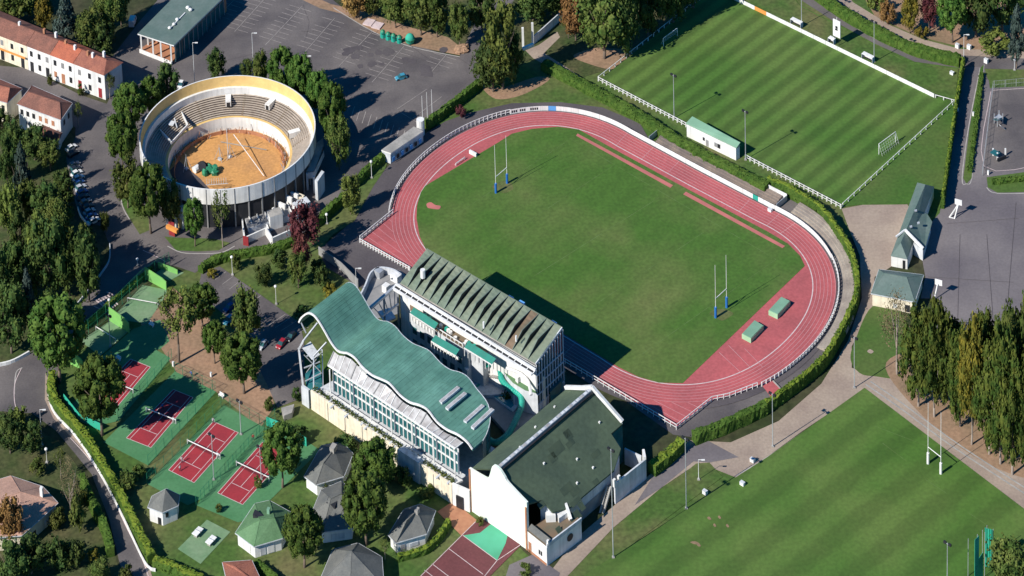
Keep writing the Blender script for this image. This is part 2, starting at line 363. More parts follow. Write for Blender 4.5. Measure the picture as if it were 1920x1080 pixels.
# right side: road, yard, gravel court and paths
patch('road', [(1520, -40), (1590, 15), (1660, 62), (1720, 88), (1800, 104), (1960, 112), (1960, 132), (1800, 128), (1715, 116), (1640, 82), (1560, 38), (1470, -20), (1460, -40)], 'asphalt', 3)
patch('road_shoulder', [(1560, -40), (1600, 5), (1670, 48), (1730, 74), (1800, 92), (1960, 98), (1960, 112), (1800, 104), (1720, 88), (1660, 62), (1590, 15), (1520, -40)], 'tan', 3)
patch('worn_earth', [(1600, -40), (1640, 30), (1720, 68), (1800, 88), (1860, 98), (1960, 60), (1960, -40)], 'dirt', 2)
patch('yard', [(1805, 126), (1845, 126), (1852, 150), (1960, 150), (1960, 660), (1740, 640), (1760, 560), (1726, 560), (1735, 520), (1728, 480), (1748, 415), (1762, 400), (1780, 300), (1795, 200)], 'yard', 3)
patch('grass_verge', [(1838, 128), (1845, 122), (1828, 250), (1822, 335), (1812, 345), (1806, 335), (1818, 240)], 'lawn', 5)
patch('grass_verge', [(1852, 135), (1960, 128), (1960, 160), (1856, 166)], 'park_lawn', 5)
patch('grass_verge', [(1850, 333), (1960, 318), (1960, 360), (1870, 362), (1852, 352)], 'lawn', 5)
patch('play_court', [(1862, 168), (1960, 160), (1960, 318), (1848, 322), (1842, 312)], 'asphalt', 4)
patch('gravel_court', [(1578, 392), (1620, 384), (1700, 382), (1712, 400), (1672, 500), (1640, 520), (1636, 575), (1597, 650), (1597, 690), (1625, 728), (1500, 812), (1440, 856), (1390, 900), (1310, 868), (1240, 915), (1150, 990), (1060, 1085), (1000, 1140), (960, 1140), (1030, 1075), (1080, 1010),
                       (1150, 950), (1225, 885), (1290, 826), (1370, 830), (1460, 790), (1540, 720), (1590, 640), (1616, 560), (1612, 480), (1590, 425)], 'tan', 4)
patch('road', [(1225, 893), (1290, 838), (1318, 822), (1385, 858), (1330, 868), (1300, 866), (1240, 915), (1190, 948)], 'yard', 5)
patch('gravel_path', [(1597, 690), (1640, 706), (1700, 712), (1730, 700), (1960, 880), (1960, 990), (1850, 905), (1621, 728)], 'tan', 3)
wt = MB()
for o_ in (0, 9): ribbon(wt, smoothpts([G(*p) for p in ((1632-o_, 716+o_*.6), (1700-o_, 763+o_*.6), (1800-o_, 836+o_*.6), (1960-o_, 940+o_*.6))], 5), .55, 5.5*LZ)
tag(obj('wheel_ruts', wt, 'concrete'), None, None, None, 'structure')
patch('grass_verge', [(1636, 575), (1690, 585), (1700, 640), (1690, 705), (1640, 706), (1612, 700), (1595, 675), (1603, 640)], 'lawn', 4, smooth=True)
patch('worn_earth', [(1660, 690), (1720, 660), (1800, 700), (1960, 830), (1960, 900), (1850, 870), (1740, 790)], 'dirt', 4, smooth=True)
patch('worn_grass', [(1262, 905), (1305, 870), (1330, 868), (1355, 895), (1300, 935), (1200, 1010), (1110, 1085), (1070, 1100)], 'park_lawn', 5)
# playing fields
patch('football_pitch', [(1122, 152), (1578, 392), (1590, 385), (1700, 384), (1760, 330), (1790, 192), (1796, 128), (1700, 116), (1640, 84), (1500, 10), (1460, -40), (1330, -40), (1312, 1), (1200, 90)], 'football_grass', 5)
patch('grass_strip', [(1376, -8), (1440, 26), (1753, 180), (1790, 192), (1797, 130), (1700, 118), (1640, 86), (1500, 12), (1455, -40), (1340, -40)], 'park_lawn', 6)
patch('grass_strip', [(1580, 388), (1792, 194), (1778, 270), (1762, 395), (1700, 382), (1620, 384)], 'lawn', 6)
patch('training_field', [(1621, 728), (1960, 985), (1960, 1180), (960, 1180), (1095, 1080), (1440, 857)], 'rugby_grass', 6)
# ---- running track built from surveyed stadium curve
RC = U*12.75+V*34.75; RU = (U*math.cos(math.radians(-.3))+V*math.sin(math.radians(-.3))); RV = Vector((-RU.y, RU.x, 0))
def trackpt(t, d):             # t 0..1 round the track, d metres outside the kerb
    L, r = 30.2, 41.6
    per = 4*L+2*math.pi*r; s = (t % 1)*per
    if s < 2*L: x, y, nx, ny = -L+s, -r, 0, -1; s0 = abs(s-L)/L; e = -.8+.2*s0
    elif s < 2*L+math.pi*r:
        ph = (s-2*L)/r-math.pi/2; x, y, nx, ny = L, 0, math.cos(ph), math.sin(ph); e = -1.4*math.cos(3.3*ph); x += r*nx; y += r*ny
    elif s < 4*L+math.pi*r: s2 = s-2*L-math.pi*r; x, y, nx, ny = L-s2, r, 0, 1; e = -.8+.2*abs(s2-L)/L
    else:
        ph = (s-4*L-math.pi*r)/r-math.pi/2; x, y, nx, ny = -L, 0, -math.cos(ph), -math.sin(ph); e = -1.4*math.cos(3.3*ph); x += r*nx; y += r*ny
    return RC+RU*(x+nx*(d+e))+RV*(y+ny*(d+e))
NT = 240
def trackring(d, t0=0, t1=1, n=NT): return [trackpt(t0+(t1-t0)*i/n, d) for i in range(n+1)]
patch('service_path', [p for p in trackring(10.5)[:-1]], 'asphalt_dark', 5, world=True)
patch('track_chute', [(738, 400), (676, 452), (1268, 803), (1335, 748), (1000, 640)], 'track', 7)
patch('running_track', [p for p in trackring(7.6)[:-1]], 'track', 8, world=True)
lawnpx = [(797, 350), (930, 271), (960, 252), (997, 243), (1047, 239), (1085, 244), (1135, 272), (1265, 343), (1440, 436), (1477, 458), (1500, 481), (1509, 500), (1280, 720), (1235, 719), (1197, 708), (1160, 690), (799, 470), (787, 445), (781, 410), (782, 387), (789, 362)]
patch('infield_lawn', lawnpx, 'infield_grass', 10)
mk = MB()
for k in range(0, 7):
    ribbon(mk, trackring(.05+k*1.22), .34 if k == 0 else .14, (9+.3*(k > 0))*LZ, 1 if k == 0 else 0)
for t in (.02, .115, .13, .475, .49, .52, .60, .63, .66, .985):    # start and relay lines across the lanes
    a, b = trackpt(t, .2), trackpt(t+.002, 7.3); ribbon(mk, [Vector(a), Vector(b)], .16, 9.6*LZ)
for i in range(1, 6):                                                  # straight chute lanes
    for e, (p, q, r, s_) in enumerate((((738, 402), (676, 452), (800, 470), (766, 506)), ((1335, 748), (1268, 803), (1260, 724), (1150, 735)))):
        a = G(*p).lerp(G(*q), i/6); b = G(*r).lerp(G(*s_), i/6); ribbon(mk, [Vector((a.x, a.y, 0)), Vector((b.x, b.y, 0))], .13, 7.5*LZ)
a, b = G(1396, 655), G(1430, 690); ribbon(mk, [a, b], .16, 11*LZ)
a, b = G(1348, 662), G(1389, 700); ribbon(mk, [a, b], .16, 11*LZ)
a, b = G(1366, 649), G(1408, 692); ribbon(mk, [a, b], .16, 11*LZ)
tag(obj('track_markings', mk, ['lane_line', 'line']), None, None, None, 'structure')
gk = MB()
def seg(mb, pts, wd, z, mi=0, closed=False):
    P = [G(*p) for p in pts]
    if closed: P.append(P[0])
    for a, b in zip(P[:-1], P[1:]): ribbon(mb, [a, b], wd, z, mi)
seg(gk, [(1236, 372), (1000, 520)], .16, 11*LZ); seg(gk, [(1070, 262), (846, 410)], .12, 11*LZ); seg(gk, [(1150, 312), (920, 462)], .12, 11*LZ); seg(gk, [(1330, 430), (1090, 590)], .12, 11*LZ); seg(gk, [(1455, 488), (1205, 665)], .12, 11*LZ); seg(gk, [(1070, 262), (1455, 488)], .12, 11*LZ)
tag(obj('pitch_lines', gk, 'line_grass'), None, None, None, 'structure')
gk = MB()
seg(gk, [(1655, 832), (1700, 866)], .14, 7*LZ); seg(gk, [(1735, 900), (1775, 926)], .14, 7*LZ); seg(gk, [(1815, 962), (1850, 985)], .14, 7*LZ); seg(gk, [(1640, 800), (1745, 840)], .10, 7*LZ)
tag(obj('pitch_lines', gk, 'line_grass'), None, None, None, 'structure')
for i, pts in enumerate(([(1083, 252), (1262, 349), (1257, 354), (1080, 256)], [(1286, 361), (1472, 463), (1467, 467), (1281, 366)])):
    patch('long_jump_runway', pts, 'track_pale', 12)
patch('throwing_circle', [(800, 384), (808, 381), (816, 386), (826, 388), (823, 394), (810, 393), (802, 391)], 'track_pale', 12, smooth=True)
rs_ = random.Random(21); ts = MB()
for k in range(16):
    x, y = (rs_.uniform(420, 860), rs_.uniform(20, 140))
    if (y < 20+(x-600)*.28 or x < 500 and y > 90): continue
    a = rs_.uniform(0, 6.28); P_ = [G(x, y)]
    for j in range(6): a += rs_.gauss(0, .12); P_.append(P_[-1]+Vector((math.cos(a), math.sin(a), 0))*rs_.uniform(2, 5))
    ribbon(ts, P_, rs_.uniform(.10, .2), 5.6*LZ)
for (x0, y0, x1, y1) in ((1800, 440, 1795, 620), (1850, 440, 1862, 600), (1740, 520, 1900, 530), (1905, 380, 1890, 560), (1775, 420, 1910, 410)): ribbon(ts, [G(x0, y0), G(x1, y1)], .16, 5.5*LZ)
tag(obj('tar_seams', ts, 'asphalt_dark'), None, None, None, 'structure')
for k in range(16):
    x, y = (rs_.uniform(620, 840), rs_.uniform(90, 140))
    c_ = G(x, y); r_ = rs_.uniform(.8, 2.6); patch('tarmac_repair', [c_+Vector((math.cos(t)*r_*rs_.uniform(.7, 1.2), math.sin(t)*r_*rs_.uniform(.7, 1.2), 0)) for t in (0, .9, 1.8, 2.7, 3.6, 4.5, 5.4)], 'asphalt_dark', 5.8, world=True)
for (x, y, r_) in ((945, 352, 6), (1352, 590, 6)):
    c_ = G(x, y); patch('worn_goalmouth', [c_+Vector((math.cos(t*.785)*r_*.55*rs_.uniform(.7, 1.3), math.sin(t*.785)*r_*.45*rs_.uniform(.7, 1.3), 0)) for t in range(8)], 'worn_turf', 10.5, smooth=True, world=True)
patch('bare_patch', [(1631, 656), (1638, 660), (1633, 664), (1626, 660)], 'tan', 7, smooth=True)
for i, (x, y, w_) in enumerate(((1303, 1018, 9), (1330, 972, 4), (1340, 985, 3), (1364, 986, 3), (1349, 970, 3), (1310, 1022, 4))):
    patch('bare_patch', [(x-w_, y), (x, y-2), (x+w_, y+3), (x, y+4)], 'dirt', 8, smooth=True)
# curved terraces outside the barrier (spectator steps)
def terrace(name, label, t0, t1, d0, d1, z1, steps, m, n=70):
    mb = MB()
    for i in range(n):
        ta, tb = t0+(t1-t0)*i/n, t0+(t1-t0)*(i+1)/n
        for k in range(steps):
            da, db = d0+(d1-d0)*k/steps, d0+(d1-d0)*(k+1)/steps; z0_, z_ = z1*k/steps, z1*(k+1)/steps
            p, q, r, s_ = trackpt(ta, da), trackpt(tb, da), trackpt(tb, db), trackpt(ta, db)
            mb.poly([p+UP*z0_, q+UP*z0_, q+UP*z_, p+UP*z_]); mb.poly([p+UP*z_, q+UP*z_, r+UP*z_, s_+UP*z_], 0)
        p, q = trackpt(ta, d1), trackpt(tb, d1); mb.poly([q, p, p+UP*z1, q+UP*z1])
    for t in (t0, t1):
        for k in range(steps):
            da, db = d0+(d1-d0)*k/steps, d1; z0_, z_ = z1*k/steps, z1*(k+1)/steps
            mb.poly([trackpt(t, da)+UP*z0_, trackpt(t, db)+UP*z0_, trackpt(t, db)+UP*z_, trackpt(t, da)+UP*z_])
    return single(name, mb, m, label, 'terrace')
def t_of(px, py, d=8.3):
    p = G(px, py); best = min(range(2000), key=lambda i: (trackpt(i/2000, d)-p).length); return best/2000
TT0 = t_of(1548, 660, 12)
terrace('spectator_terrace', 'straight brown stepped terrace behind the white barrier on the far side of the track', .50, .635, 9.2, 14.2, 1.6, 5, 'terrace')
terrace('spectator_terrace', 'curved pale concrete terrace round the right-hand bend of the track', TT0, .487, 9.6, 15.0, 1.8, 5, 'terrace_pale')
# barrier of white boards round the track
tA, tB = t_of(955, 212), t_of(1557, 485)
def railing(name, label, P, h=1.6, step=3.0, m='white', rails=2, pw=.22, top=True, cat='railing', group=None, maxposts=99, posth=None):
    L = sum((b-a).length for a, b in zip(P[:-1], P[1:])); step = max(step, L/maxposts); Q = resample(P, step)
    c = sum(P, Vector())/len(P); r = thing(name, label, cat, Vector((P[0].x, P[0].y, 0)), group)
    mb = MB()
    for k in range(rails):
        z = h*(k+1)/rails
        for a, b in zip(P[:-1], P[1:]): mb.bar(Vector((a.x, a.y, z-.08)), Vector((b.x, b.y, z-.08)), .16 if top else .10, .16 if k == rails-1 else .12)
    obj('rail', mb, m, r)
    pm = MB().box((0, 0, (posth or h)/2-.1), (pw/2, 0, 0), (0, pw/2, 0), (0, 0, (posth or h)/2+.05)).mesh('post'); pm.materials.append(MT[m])
    for q in Q:
        o = obj('post', pm, m, r); o.location = Vector((q.x, q.y, 0))-r.location
    return r
bt = thing('track_barrier', 'long white advertising barrier along the far side of the red running track', 'barrier', trackpt(tA, 8.3))
nb = 56
for i in range(nb):
    a, b = tB+(tA-tB)*i/nb, tB+(tA-tB)*(i+1-.02)/nb
    P = [trackpt(a+(b-a)*k/3, 8.3) for k in range(4)]; mb = wallstrip(MB(), P, 1.9, .12)
    obj('board', mb, {50: 'blue_ad', 14: 'teal_paint'}.get(i, 'white'), bt)
for i in range(13):     # dark lettering on the boards near the start of the bend, too small to read
    t = tA-.001-.0016*i
    if i in (3, 7, 8): continue
    p, q = trackpt(t, 8.2), trackpt(t-.0011, 8.2); obj('lettering', MB().poly([p+UP*.6, q+UP*.6, q+UP*1.5, p+UP*1.5]), 'dark', bt)
railing('track_railing', 'white post railing round the left-hand bend of the red track', [trackpt(tA+(t_of(738, 402)-tA)*i/40, 8.5) for i in range(41)], h=2.0, step=1.7)
def line_pts(*pp, n=1):
    P = [G(*p) for p in pp]; return P
railing('track_railing', 'short white railing on the slanted edge of the sprint chute beside the asphalt path', line_pts((737, 402), (675, 452)), h=2.0, step=1.9)
railing('track_railing', 'straight white railing from the chute corner to the green pleated stand', line_pts((675, 455), (768, 508)), h=1.6, step=1.2, pw=.4)
railing('track_railing', 'straight white railing between the near straight and the big green hall', line_pts((1040, 671), (1268, 806)), h=2.0, step=2.2)
railing('track_railing', 'white railing on the slanted right-hand chute edge near the clipped hedge', line_pts((1268, 806), (1335, 753), (1366, 747), (1420, 727)), h=1.9, step=2.0)
railing('track_railing', 'white close-set post railing round the right-hand bend of the track', [trackpt(t_of(1425, 722)+(tB-t_of(1425, 722))*i/40, 8.5) for i in range(41)], h=1.7, step=1.7, pw=.35)
wallP = [trackpt(.497+(.64-.497)*i/20, 14.6) for i in range(21)]
single('terrace_wall', wallstrip(MB(), wallP, 2.6, .25), 'white', 'long thin white wall behind the straight brown terrace', 'wall')
for i, t in enumerate((.497, .64)):
    single('terrace_gate', wallstrip(MB(), [trackpt(t, 9), trackpt(t, 14.6)], 2.2, .2), 'steel', ['grey gate closing the right end of the brown terrace', 'grey gate closing the left end of the brown terrace'][i], 'gate')
tg = t_of(1445, 712)
single('terrace_kerb', wallstrip(MB(), [trackpt(tg, 9), trackpt(tg, 15.5)], .6, .3), 'concrete', 'short low concrete kerb across the asphalt below the right bend', 'kerb')
patch('side_ramp', [(1427, 722), (1445, 712), (1470, 735), (1445, 745)], 'track', 9)
# ---- football pitch surround
for lab, P, kw in (('white concrete railing on the near touchline of the striped pitch, left of the changing hut', ((1122, 152), (1290, 240)), dict(h=1.7, step=1.9, pw=.4)),
                ('white concrete railing on the near touchline of the striped pitch, right of the changing hut', ((1398, 298), (1578, 392)), dict(h=1.7, step=1.9, pw=.4)),
                ('thin white railing behind the shaded left goal of the football pitch', ((1122, 150), (1312, 1)), dict(h=1.5, step=3.2, rails=1, pw=.3)),
                ('thin white railing behind the right goal of the football pitch', ((1580, 388), (1790, 194)), dict(h=1.5, step=3.4, rails=1, pw=.3)),
                ('short white railing at the end of the white board wall beside the football pitch', ((1754, 184), (1790, 194)), dict(h=1.4, step=3, rails=1, pw=.3))):
    railing('pitch_railing', lab, line_pts(*P), **kw)
bw = thing('board_wall', 'long straight white board wall on the far touchline of the football pitch', 'barrier', G(1565, 86))
P = resample([G(1372, -2), G(1752, 184)], 5.4)
for i in range(len(P)-1):
    d = (P[i+1]-P[i]); obj('board', wallstrip(MB(), [P[i], P[i+1]-d*.015], 1.7, .14), 'orange' if i == 2 else 'white', bw)
# ================================================================ HEDGES
def hedge(name, label, P, wd, h, m='hedge', cat='hedge', seed=1):
    rnd = random.Random(seed); Q = resample(P, .8); N = normals(Q); mb = MB(); n = len(Q); W = 5; prof = [(-1, 0), (-1.02, .5), (-.92, .97), (-.4, 1.0), (.1, 1.02), (.5, 1.0), (.92, .96), (1.02, .5), (1, 0)]
    vs = []
    for p, q in zip(Q, N):
        hw_ = 1+.16*noise.noise(Vector((p.x*.22, p.y*.22, seed)))+.08*noise.noise(Vector((p.x*.8, p.y*.8, seed+5))); ww_ = 1+.22*noise.noise(Vector((p.x*.3, p.y*.3, seed+9)))
        for (a, b) in prof:
            j = .13 if b > 0 else 0
            vs.append(Vector((p.x, p.y, 0))+q*(a*wd/2*ww_+rnd.gauss(0, j))+UP*(b*h*hw_+(rnd.gauss(0, .12) if b > .3 else 0)))
    k = len(prof); fs = [(i*k+j, (i+1)*k+j, (i+1)*k+j+1, i*k+j+1) for i in range(n-1) for j in range(k-1)]
    fs += [tuple(range(k)), tuple(range((n-1)*k, n*k))[::-1]]
    mb.add(vs, fs); k1 = k-1
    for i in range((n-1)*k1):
        if i % k1 in (2, 3, 4, 5): mb.m[i] = 1  # top faces take a sunlit tone, sides keep the darker shade tone
    for i in range(int(n*5)):      # loose leaves so the edge is uneven
        a = rnd.randrange(n); t = rnd.choice(prof[1:-1]); c = Q[a]+N[a]*t[0]*wd/2*1.02+UP*(t[1]*h+.05)+Vector((rnd.uniform(-.4, .4), rnd.uniform(-.4, .4), rnd.uniform(-h*.3 if abs(t[0]) > .9 else 0, .25)))
        d1 = Vector((rnd.gauss(0, 1), rnd.gauss(0, 1), rnd.gauss(0, .6))).normalized()*.28; d2 = d1.cross(Vector((rnd.gauss(0, 1), rnd.gauss(0, 1), rnd.gauss(0, 1)))).normalized()*.28
        mb.poly([c-d1, c-d2, c+d1, c+d2])
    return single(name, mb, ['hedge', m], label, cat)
def sp(*pp, n=5): return smoothpts([G(*p) for p in pp], n)
TH0 = t_of(1470, 762, 16.6)
hedge('hedge', 'long straight clipped hedge between the football pitch and the running track', sp((1020, 128), (1110, 176), (1200, 226), (1285, 280), (1400, 340), (1440, 361)), 3.4, 3.0, 'hedge')
HC = [(1440, 332), (1490, 357), (1535, 385), (1565, 420), (1590, 460), (1602, 490), (1607, 520), (1606, 545), (1600, 568), (1580, 611), (1560, 647), (1540, 675), (1502, 707), (1465, 735), (1435, 755), (1360, 790), (1300, 812)]
hc3 = [Vector((p.x, p.y, 0)) for p in (G(x, y, 3.6) for x, y in HC)]
hedge('hedge', 'tall curved yellow-green hedge round the outside of the right-hand track bend', smoothpts(hc3[:15], 6), 1.8, 4.2, 'hedge_sunlit_yellow', seed=3)
hedge('hedge', 'dark clipped hedge from the hall corner to the bottom of the track bend', smoothpts(hc3[14:], 6), 2.6, 3.8, 'hedge', seed=4)
hedge('hedge', 'short clipped hedge by the path just right of the big hall', sp((1222, 890), (1250, 868), (1278, 842)), 3.2, 3.6, 'hedge_sunlit_yellow', seed=5)
hedge('hedge', 'clipped hedge between the car park and the lawn above the track', sp((800, 242), (850, 205), (903, 162)), 2.0, 3.6, 'hedge', seed=6)
hedge('hedge', 'clipped hedge between the arena road and the track path, above the small tree', sp((665, 352), (700, 318), (724, 298)), 2.2, 3.2, 'hedge', seed=7)
hedge('hedge', 'clipped hedge between the arena road and the track path, below the small tree', sp((592, 428), (620, 402), (645, 378)), 2.2, 3.4, 'hedge', seed=8)
hedge('hedge', 'long low hedge along the road below the bullring', sp((376, 512), (398, 497), (440, 484), (500, 474), (545, 460), (560, 450)), 2.4, 2.4, 'hedge', seed=9)
hedge('hedge', 'tall yellow-green hedge above the white wall on the curving road at bottom left', sp((98, 712), (98, 745), (112, 775), (150, 818), (178, 858), (212, 915), (245, 978), (285, 1058)), 2.4, 3.6, 'hedge_sunlit_yellow', seed=10)
hedge('hedge', 'yellow-green hedge running off the bottom edge past the white wall corner', sp((290, 1062), (330, 1076), (380, 1098)), 2.4, 3.0, 'hedge_sunlit_yellow', seed=11)
hedge('hedge', 'hedge along the upper road beyond the football pitch', sp((1500, -30), (1560, 18), (1640, 66), (1720, 102), (1800, 122)), 3.4, 3.6, 'hedge', seed=12)
hedge('hedge', 'tall narrow yellow-green hedge wall between the football pitch and the yard', [G(1806, 128), G(1794, 200), G(1780, 300), G(1767, 392)], 1.1, 4.4, 'hedge_sunlit_yellow', seed=13)
hedge('hedge', 'clipped roadside hedge left of the lower-left road in deep shade', sp((152, 905), (175, 955), (197, 1000), (208, 1045)), 2.2, 3.4, 'hedge', seed=14)
hedge('hedge', 'narrow hedge along the green practice courts by the road', sp((160, 618), (200, 578), (240, 545), (285, 508)), 1.2, 1.6, 'hedge_sunlit_yellow', seed=15)
hedge('hedge', 'trimmed hedge on two sides of the lodge nearest the maroon court', [G(746, 1052), G(790, 1040), G(802, 1035), G(826, 1012), G(842, 985)], 1.6, 2.2, 'hedge_sunlit_yellow', seed=16)
hedge('hedge', 'clipped hedge beside the basketball yard in the right margin', [G(1860, 345), G(1895, 341), G(1940, 336)], 1.6, 1.6, 'hedge', seed=17)
hedge('hedge', 'thin hedge strip on the grass island beside the play court', [G(1841, 140), G(1831, 230), G(1818, 325)], 1.4, 1.3, 'hedge', seed=18)
hedge('hedge', 'dark garden hedge at the left edge below the row of gardens', sp((-10, 505), (30, 482), (58, 468)), 2.6, 3, 'hedge', seed=19)
hedge('hedge', 'hedge below the green-roofed lodge at the bottom edge', sp((480, 1062), (500, 1080), (520, 1100)), 2.0, 2.4, 'hedge', seed=20)
# white roadside wall
single('roadside_wall', wallstrip(MB(), sp((92, 715), (91, 745), (103, 778), (140, 818), (168, 858), (200, 912), (232, 975), (272, 1058), (292, 1072)), 1.0, .3), 'white', 'low white wall curving along the road under the tall hedge', 'wall')
single('roadside_wall', wallstrip(MB(), sp((135, 584), (165, 548), (190, 515), (205, 490), (206, 460)), .9, .3), 'white_soft', 'low pale wall curving beside the shaded road junction', 'wall')
single('roadside_wall', wallstrip(MB(), sp((-20, 690), (20, 682), (55, 664)), 1.2, .5), 'white', 'short white wall at the left edge by the road mouth', 'wall')
single('parking_kerb', wallstrip(MB(), sp((146, 392), (152, 408), (168, 426)), 1.0, .3), 'white', 'short white wall at the lower end of the row of parked cars', 'wall')
# kerbs and road lines
rk = MB()
for pts in ([(222, 335), (229, 385), (243, 412)], [(314, 462), (340, 474), (375, 476), (415, 474), (440, 462)], [(1845, 122), (1828, 250), (1822, 335), (1812, 345), (1804, 335), (1816, 240), (1838, 128)],
            [(1850, 352), (1870, 363), (1960, 362)], [(625, 15), (700, 60), (770, 88), (862, 107)], [(1620, 732), (1500, 815), (1440, 857), (1380, 893)], [(27, 740), (30, 700), (42, 690)]):
    ribbon(rk, smoothpts([G(*p) for p in pts], 4), .35, .14)
tag(obj('kerb', rk, 'kerb'), None, None, None, 'structure')
rl = MB()
for pts in ([(40, 692), (28, 720), (27, 750), (32, 775)], [(132, 822), (170, 865), (205, 920), (235, 985), (265, 1045), (285, 1100)], [(268, 470), (290, 480), (312, 492)], [(1548, 12), (1620, 62), (1700, 98), (1790, 116)], [(1858, 172), (1845, 312), (1960, 308)], [(1862, 170), (1960, 164)]):
    ribbon(rl, smoothpts([G(*p) for p in pts], 4), .22, 6*LZ)
tag(obj('road_lines', rl, 'line'), None, None, None, 'structure')
cr = MB()
for i in range(5): seg(cr, [(178+i*6, 562+i*-2), (205+i*4, 584-i*3)], .5, 6*LZ)
for i in range(4): seg(cr, [(176+i*8, 575-i*9), (192+i*8, 582-i*9)], .3, 6.4*LZ)
tag(obj('zebra_crossing', cr, 'line'), None, None, None, 'structure')
# parking bay lines
pl = MB()
rows = [((345/4+480, 50/4), (70/4+480, 340/4)), ((590/4+480, 140/4), (360/4+480, 400/4)), ((875/4+480, 235/4), (620/4+480, 500/4)), ((1110/4+480, 350/4), (870/4+480, 620/4)), ((1430/4+480, 410/4), (1300/4+480, 560/4)), ((470, -30), (400, 40)), ((520, -28), (440, 60))]
for k, (a, b) in enumerate(rows):
    A, B = G(*a), G(*b); d = (B-A).normalized(); nn = Vector((-d.y, d.x, 0)); L = (B-A).length
    ribbon(pl, [A, B], .16, 6*LZ)
    for i in range(int(L/2.6)):
        c = A+d*(1.3+i*2.6)
        if random.random() < .96: ribbon(pl, [c-nn*4.8, c-nn*.5], .15, 6*LZ, 1)
        if random.random() < .96: ribbon(pl, [c+nn*.5, c+nn*4.8], .15, 6*LZ, 1)
for i in range(12):                                    # herringbone bays below the big car park
    x = 665+i*10.5; y = 200+i*5.0; seg(pl, [(x, y), (x+(-7), y+22)], .22, 6*LZ, 0)
seg(pl, [(745, 205), (800, 168)], .16, 6*LZ); seg(pl, [(752, 212), (785, 232)], .16, 6*LZ); seg(pl, [(775, 222), (828, 182)], .16, 6*LZ)
for i in range(6): seg(pl, [(404+i*13, 525+i*9), (424+i*13, 510+i*9)], .16, 6*LZ)
for i in range(5): seg(pl, [(505+i*11, 610+i*5.5), (535+i*11, 590+i*6)], .16, 6*LZ)
tag(obj('parking_lines', pl, ['line_faint', 'line_faint']), None, None, None, 'structure')
# ================================================================ TENNIS CLUB GROUND
patch('club_car_park', [(378, 512), (412, 500), (470, 540), (562, 606), (570, 640), (572, 745), (520, 765), (500, 720), (470, 660), (420, 590), (395, 570), (372, 540)], 'asphalt', 4)
patch('sandy_ground', [(262, 600), (300, 560), (325, 540), (395, 600), (440, 660), (500, 700), (515, 762), (490, 800), (470, 790), (405, 735), (360, 735), (330, 697), (300, 650), (275, 640)], 'dirt', 3)
patch('club_lawn', [(410, 500), (480, 488), (560, 470), (600, 470), (660, 530), (650, 560), (600, 590), (570, 600), (470, 535)], 'park_lawn', 3)
courts = [((157, 765), (203, 783), (282, 689), (245, 674)), ((237, 822), (283, 840), (362, 746), (325, 731)), ((316, 882), (364, 906), (447, 812), (400, 791)), ((408, 925), (455, 947), (539, 853), (492, 830))]
sur = [((118, 772), (178, 800), (222, 790), (320, 672), (290, 655), (240, 668)), ((194, 830), (277, 873), (405, 735), (328, 697)), ((276, 908), (352, 948), (380, 935), (497, 803), (420, 760)), ((368, 948), (446, 980), (470, 975), (600, 845), (515, 785))]
cl = MB()
for c, s_ in zip(courts, sur):
    patch('tennis_court_surround', s_, 'court_green', 4); patch('tennis_court', c, 'court_red', 5)
    P = [G(*p) for p in c]; A, B, Cc, D = P     # A-D long, A-B short
    def q(u, v): return (A.lerp(B, u)).lerp(D.lerp(Cc, u), v)
    for (a, b) in (((0, 0), (1, 0)), ((0, 1), (1, 1)), ((0, 0), (0, 1)), ((1, 0), (1, 1)), ((.13, 0), (.13, 1)), ((.87, 0), (.87, 1)), ((.13, .23), (.87, .23)), ((.13, .77), (.87, .77)), ((.5, .23), (.5, .77))):
        ribbon(cl, [q(*a), q(*b)], .17, 6*LZ)
cl2 = [((150, 640), (188, 668), (246, 618), (210, 600)), ((210, 597), (275, 608), (318, 545), (268, 535))]
for c in cl2: patch('practice_court', c, 'court_pale', 4)
patch('practice_court', ((288, 515), (318, 527), (345, 512), (310, 500)), 'court_pale', 4)
patch('tennis_court_surround', ((150, 690), (190, 670), (250, 617), (300, 600), (318, 640), (300, 655), (240, 670), (160, 730)), 'court_green', 3)
tag(obj('court_lines', cl, 'line'), None, None, None, 'structure')
patch('ping_pong_slab', [(388, 975), (432, 998), (376, 1058), (333, 1030)], 'court_pale', 4)
patch('brick_path', [(820, 960), (850, 940), (905, 985), (870, 1010), (850, 990)], 'brick', 4)
# maroon front court of the big hall
patch('fronton_court', [(903, 968), (980, 1020), (860, 1140), (740, 1140), (785, 1083)], 'court_maroon', 5)
patch('fronton_court_green', [(920, 984), (953, 1000), (948, 1020), (932, 1052), (868, 1005), (900, 1000)], 'court_mint', 6)
fl = MB(); seg(fl, [(903, 968), (780, 1090)], .2, 7*LZ); seg(fl, [(868, 1005), (932, 1052)], .2, 7*LZ); seg(fl, [(932, 1052), (870, 1130)], .2, 7*LZ); seg(fl, [(842, 1030), (906, 1078)], .2, 7*LZ); seg(fl, [(810, 1058), (860, 1096)], .2, 7*LZ); seg(fl, [(980, 1020), (932, 1052)], .2, 7*LZ); seg(fl, [(796, 1070), (822, 1090)], .2, 7*LZ)
tag(obj('fronton_lines', fl, 'line'), None, None, None, 'structure')
patch('paved_yard', [(955, 1060), (1000, 1040), (1050, 1075), (1030, 1140), (930, 1140)], 'yard', 5)
